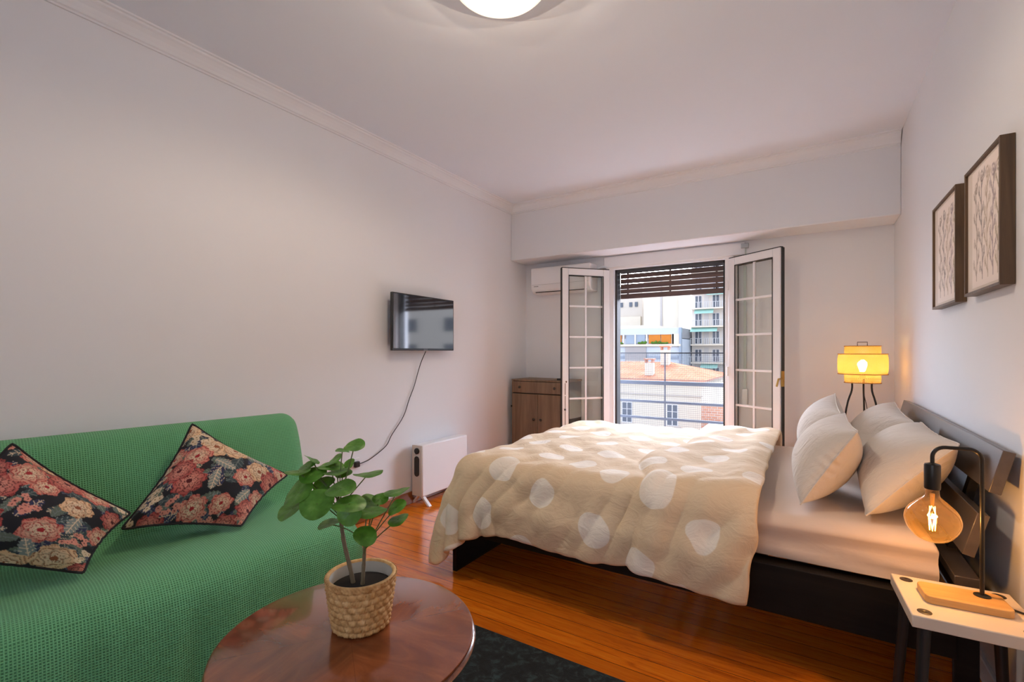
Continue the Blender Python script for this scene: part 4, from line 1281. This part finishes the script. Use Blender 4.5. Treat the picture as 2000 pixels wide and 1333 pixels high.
cream = plain('cream_render', (.56, .53, .48), .9  , 0, .05, .25); cream2 = plain('pale_render', (.56, .51, .425), .9  , 0, .04, .2)
tan_ = plain('tan_render', (.46, .42, .37), .9  , 0, .05, .2); grey_conc = plain('grey_panel', (.30, .295, .30), .8  , 0, .06, .3)
blue_glass = plain('blue_glass', (.20, .26, .33), .15  , 0, .15, .5); pale_blue = plain('pale_blue_panel', (.42, .48, .55), .4  , 0, .05, .4)
orange = plain('orange_panel', (.45, .17, .035), .7  , 0, .12, 1.2); awning = plain('green_awning', (.24, .42, .37), .8  , 0, .08, 1)
win_dark = plain('street_window', (.06, .075, .10), .15  , 0, .2, .5); win_frame = plain('window_frame_white', (.55, .55, .56), .6)
plant_m = plain('balcony_green', (.07, .15, .03), .8  , 0, .5, 3)
for _m in ('cream_render', 'pale_render', 'tan_render', 'grey_panel', 'pale_blue_panel', 'orange_panel', 'green_awning', 'balcony_green', 'street'): MATS[_m].node_tree.nodes['Principled BSDF'].inputs['Specular IOR Level'].default_value = .05
def tiles():
    t = NT('roof_tiles')
    f = t.noise(t.coord(), .5, 5)
    g = t.noise(t.coord('Object', (3, 3, 3)), 1.2, 3)
    c = t.ramp(f, [(.3, (.25, .090, .050, 1)), (.55, (.32, .125, .075, 1)), (.75, (.36, .18, .12, 1))])
    sx = t.n('ShaderNodeSeparateXYZ'); t.l(t.coord(), sx.inputs[0])
    r = t.math('SINE', t.math('MULTIPLY', sx.outputs[0], 2*PI/.35))
    c = t.mix(t.math('MULTIPLY', t.math('MULTIPLY_ADD', r, .5, .5), .3), c, (.30, .11, .06, 1))
    t.set(Base_Color=t.mix(t.math('MULTIPLY', g, .25), c, (.34, .22, .15, 1)), Roughness=.9, Specular_IOR_Level=0.0)
    t.bump(r, .5, .05)
    return t.m
roof_m = tiles()
def brick():
    t = NT('red_brick')
    b = t.n('ShaderNodeTexBrick'); b.inputs['Scale'].default_value = 1.0
    b.inputs['Color1'].default_value = (.42, .17, .10, 1); b.inputs['Color2'].default_value = (.50, .24, .15, 1); b.inputs['Mortar'].default_value = (.45, .38, .33, 1)
    b.inputs['Brick Width'].default_value = .5; b.inputs['Row Height'].default_value = .22; b.inputs['Mortar Size'].default_value = .02
    mp = t.n('ShaderNodeMapping'); mp.inputs['Rotation'].default_value = (PI/2, 0, 0); t.l(t.coord(), mp.inputs['Vector']); t.l(mp.outputs[0], b.inputs['Vector'])
    t.set(Base_Color=b.outputs[0], Roughness=.9); return t.m

def az(a, Y): return a*Y
# -- the tile-roofed house across the street
hs = thing('exterior_house', 'cream house with a terracotta tiled hip roof across the street', 'house', (0, 0, 0))
Yw, Yr = 50.0, 58.0
ez, rz = 1.2-.060*Yw, 1.2-.0208*Yr
xr = -.1818*Yw
BX(-40, xr, Yw, Yw+16, GZ, ez).build('wall', cream2, hs)
BX(-40, xr+.15, Yw-.12, Yw, ez-1.5, ez-1.35).build('string_course', tan_, hs)
BX(-40.3, xr+.4, Yw-.45, Yw+16.4, ez, ez+.22).build('eaves', plain('eaves_brick', (.48, .25, .17), .8), hs)
m = MB(); rx1 = -.241*Yr
e_ = .5
m.add([(-40, Yw-e_, ez+.2), (xr+e_, Yw-e_, ez+.2), (xr+e_, Yw+16+e_, ez+.2), (-40, Yw+16+e_, ez+.2), (-36, Yr, rz), (rx1, Yr, rz)], [(0, 1, 5, 4), (1, 2, 5), (2, 3, 4, 5), (3, 0, 4), (0, 3, 2, 1)])
m.build('roof', roof_m, hs)
for x, y, zb, w_, h_ in ((-14.62, 51.4, -1.35, .85, 1.35), (-14.25, 56.6, -.25, .95, 1.65)):
    ch = MB().box(x-w_/2, x+w_/2, y-.4, y+.4, zb-1.0, zb+h_).build('chimney', cream2, hs)
    MB().box(x-w_/2-.1, x+w_/2+.1, y-.5, y+.5, zb+h_+.35, zb+h_+.5).box(x-w_/2, x-w_/2+.15, y-.4, y+.4, zb+h_, zb+h_+.35).box(x+w_/2-.15, x+w_/2, y-.4, y+.4, zb+h_, zb+h_+.35).build('chimney_cap', plain('chimney_tile', (.42, .20, .13), .8), ch)
def casement(parent, x0, x1, y, z0, z1, shutters=False):
    fr = MB(); t_ = .09
    fr.box(x0-t_, x1+t_, y-.06, y+.02, z0-t_, z0); fr.box(x0-t_, x1+t_, y-.06, y+.02, z1, z1+t_)
    for x in (x0-t_/2, (x0+x1)/2, x1+t_/2): fr.box(x-t_/2, x+t_/2, y-.06, y+.02, z0, z1)
    for k in (1, 2): 
        z = z0+(z1-z0)*k/3; fr.box(x0, x1, y-.05, y, z-.03, z+.03)
    w_ = fr.build('window', win_frame, parent)
    BX(x0, x1, y-.03, y-.005, z0, z1).build('pane', win_dark, w_)
    BX(x0-.35, x1+.35, y-.16, y, z0-.28, z0-.1).build('sill', tan_, w_)
    return w_
for k in range(-3, 4):
    xw = -16.65 + k*4.75
    if xw > xr-1: continue
    casement(hs, xw-.5, xw+.5, Yw, -6.3, -4.25)
# -- modern office block
of = thing('exterior_office_building', 'modern office block with blue glass bands and orange top floor panels', 'building', (0, 0, 0))
Yo = 78.0; xo = -.2205*Yo
BX(-75, xo, Yo, Yo+18, GZ, 3.4).build('body', pale_blue, of)
BX(-75, xo, Yo-.2, Yo, 4.0, 5.05).build('roof_band', pale_blue, of)
BX(-75, xo-4.8, Yo+2, Yo+14, 5.0, 5.7).build('roof_parapet', cream2, of)
BX(-75, xo, Yo+.02, Yo+18, 3.3, 5.0).build('attic', plain('attic_recess', (.25, .26, .28), .6), of)
x = -75.0; kk = 0
segs = [(-28.6, -27.6, 'g'), (-27.5, -26.9, 'o'), (-26.1, -24.6, 'g'), (-24.4, -22.9, 'g'), (-22.3, -20.4, 'o'), (-20.3, -18.7, 'o'), (-31.6, -30.2, 'g'), (-30.1, -28.8, 'o'), (-35, -32, 'g'), (-39, -35.2, 'o')]
for a, b, kd in segs:
    BX(a, b, Yo-.12, Yo+.0, 2.55, 4.0).build('window' if kd == 'g' else 'orange_panel', blue_glass if kd == 'g' else orange, of)
for a in (-39, -35.1, -31.9, -28.75, -26.5, -24.5, -22.6, -18.4):
    BX(a-.12, a+.12, Yo-.3, Yo, 2.4, 4.1).build('mullion', win_frame, of)
BX(-18.6, xo+.0, Yo-.3, Yo, 2.4, 4.05).build('end_panel', cream2, of)
for a, b in ((-28.2, -26.6), (-23.9, -22.7), (-21.8, -19.2), (-34, -32)):
    m = MB()
    for q in range(9):
        px_ = a+(b-a)*(q+.5)/9; hh = random.uniform(.25, .6)
        m.lathe([(.02, 0), (.22, hh*.3), (.25, hh*.6), (.12, hh*.9), (0, hh)], (px_, Yo-.35, 2.45), 8)
    m.build('planter_greenery', plant_m, of, True)
BX(-75, xo, Yo-.45, Yo, 2.1, 2.45).build('planter_ledge', cream2, of)
for z0, z1, mm in ((.75, 2.05, pale_blue), (.05, .5, blue_glass), (-1.0, -.1, pale_blue), (-2.0, -1.2, blue_glass), (-3.4, -2.1, pale_blue)):
    BX(-75, xo-.25, Yo-.10, Yo, z0, z1).build('facade_band', mm, of)
BX(-26.2, -22.7, Yo-.3, Yo-.1, -4, 2.0).build('grey_panel', grey_conc, of)
BX(-26.1, -22.8, Yo-.34, Yo-.3, -1.2, -.2).build('tan_panel', tan_, of)
BX(xo-.25, xo+.1, Yo-.4, Yo+.2, GZ, 5.05).build('corner_fin', blue_glass, of)
# -- tall blocks behind
tw = thing('exterior_apartment_block', 'tall plain cream blank wall rising behind the office block', 'building', (0, 0, 0))
BX(-.297*105, -.2*105, 105, 120, GZ, 17).build('wall', cream2, tw)
BX(-.262*105, -.258*105, 104.8, 105, GZ, 17).build('downpipe', plain('pipe_grey', (.33, .31, .30), .7), tw)
BX(-.222*105, -.2*105, 103.4, 105, GZ, 17).build('corner_pier', plain('pier', (.62, .60, .56), .9), tw)
lf_ = thing('exterior_apartment_block', 'distant pale block with small square windows at upper left', 'building', (0, 0, 0))
BX(-80, -.3*112, 112, 126, GZ, 17).build('wall', tan_, lf_)
BX(-80, -.302*112, 111.3, 112, 5.8, 9.6).build('lower_storey', cream2, lf_)
for a in (-.3245, -.3125, -.345, -.357): BX(a*112-.35, a*112+.35, 111.8, 112, 12.0, 13.1).build('window', win_dark, lf_)
for a in (-.352, -.336, -.3185): BX(a*112-.75, a*112+.75, 111.1, 111.3, 6.6, 7.1).build('window', win_dark, lf_)
# -- apartment block with balconies on the right
ap = thing('exterior_apartment_block', 'pale apartment block with stacked balconies and green awnings', 'building', (0, 0, 0))
Ya = 85.0; xa0, xa1 = -.2000*Ya, -.02*Ya
BX(xa0, xa1, Ya, Ya+16, GZ, 15.5).build('wall', cream, ap)
flz = [1.2+.0505*Ya+3.02*k for k in range(-4, 4)]
rr0 = random.Random(3)
for k, z in enumerate(flz):
    sl_ = BX(xa0+.1, xa1, Ya-1.5, Ya, z-.22, z).build('balcony', cream2, ap)
    m = MB(); m.box(xa0+.1, xa1, Ya-1.5, Ya-1.44, z+.95, z+1.0)
    for x in np.arange(xa0+.1, xa1, .35): m.box(x, x+.06, Ya-1.5, Ya-1.44, z, z+.95)
    m.build('railing', plain('balcony_rail', (.42, .44, .45), .6), sl_)
    if k != 3:
        a = xa0+rr0.uniform(.0, 2.6); b = a+rr0.uniform(2.5, 4.5)
        m = MB(); m.hexa([(a, Ya-1.7, z-.95), (b, Ya-1.7, z-.95), (b, Ya-1.6, z-.95), (a, Ya-1.6, z-.95)], [(a, Ya-1.0, z-.24), (b, Ya-1.0, z-.24), (b, Ya-.9, z-.24), (a, Ya-.9, z-.24)])
        m.build('awning', awning, ap)
    for x in np.arange(xa0+.5, xa1-1.2, 2.75):
        fr = BX(x, x+1.15, Ya-.06, Ya, z+.05, z+2.2).build('window', win_frame, ap)
        MB().box(x+.1, x+.5, Ya-.09, Ya-.05, z+.15, z+2.1).box(x+.65, x+1.05, Ya-.09, Ya-.05, z+.15, z+2.1).build('pane', win_dark, fr)
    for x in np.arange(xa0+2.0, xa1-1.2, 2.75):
        BX(x, x+.7, Ya-.03, Ya, z, z+2.5).build('wall_panel', plain('balcony_wall_grey', (.46, .45, .44), .8), ap)  # plain grey panels set between the windows
# -- a plain block added out of view for the television to reflect
sb_ = thing('exterior_apartment_block', 'long plain cream block with dark windows, added out of view for the television reflection', 'building', (0, 0, 0))
BX(4, 85, 68, 82, GZ, 14.0).build('wall', cream, sb_)
for z in (-4.5, .2, 4.9, 9.6):
    for x in np.arange(9, 82, 9.0): BX(x, x+2.6, 67.9, 68, z, z+2.4).build('window', win_dark, sb_)
# -- brick wall, low annex, tree at the lower right
bw = BX(-.1818*46, -.05*46, 46, 46.6, GZ, 1.2-.104*46).build('brick_boundary', brick())
tag(bw, 'red brick party wall right of the cream house', 'wall', None, 'thing')
ax_ = thing('low_annex', 'low white annex roof at the foot of the brick wall', 'building', (0, 0, 0))
BX(-.186*40, -.06*40, 40, 45.9, GZ, 1.2-.165*40).build('wall', cream2, ax_)
BX(-.188*40, -.06*40, 39.8, 45.9, 1.2-.165*40, 1.2-.158*40).build('roof', plain('annex_roof', (.5, .55, .5), .8), ax_)
tr = thing('street_tree', 'green tree top at the lower right of the view', 'tree', (-.1330*38, 38, GZ))
MB().tube([(0, 0, 0), (.1, 0, 3), (0, .1, 6.5)], [.25, .2, .08], 10).build('trunk', bark, tr, True)
m = MB(); rt = random.Random(5)
for k in range(420):
    d = Vector((rt.gauss(0, 1), rt.gauss(0, 1), rt.gauss(0, 1))).normalized()*rt.uniform(.4, 1)
    c = Vector((d.x*1.1, d.y*1.1, 6.7+d.z*1.3)); a = Vector((rt.gauss(0, 1), rt.gauss(0, 1), rt.gauss(0, 1))).normalized()*.22; b = a.orthogonal().normalized()*.13
    m.add([c-a, c+b, c+a, c-b], [(0, 1, 2, 3)])
m.build('crown', plant_m, tr)
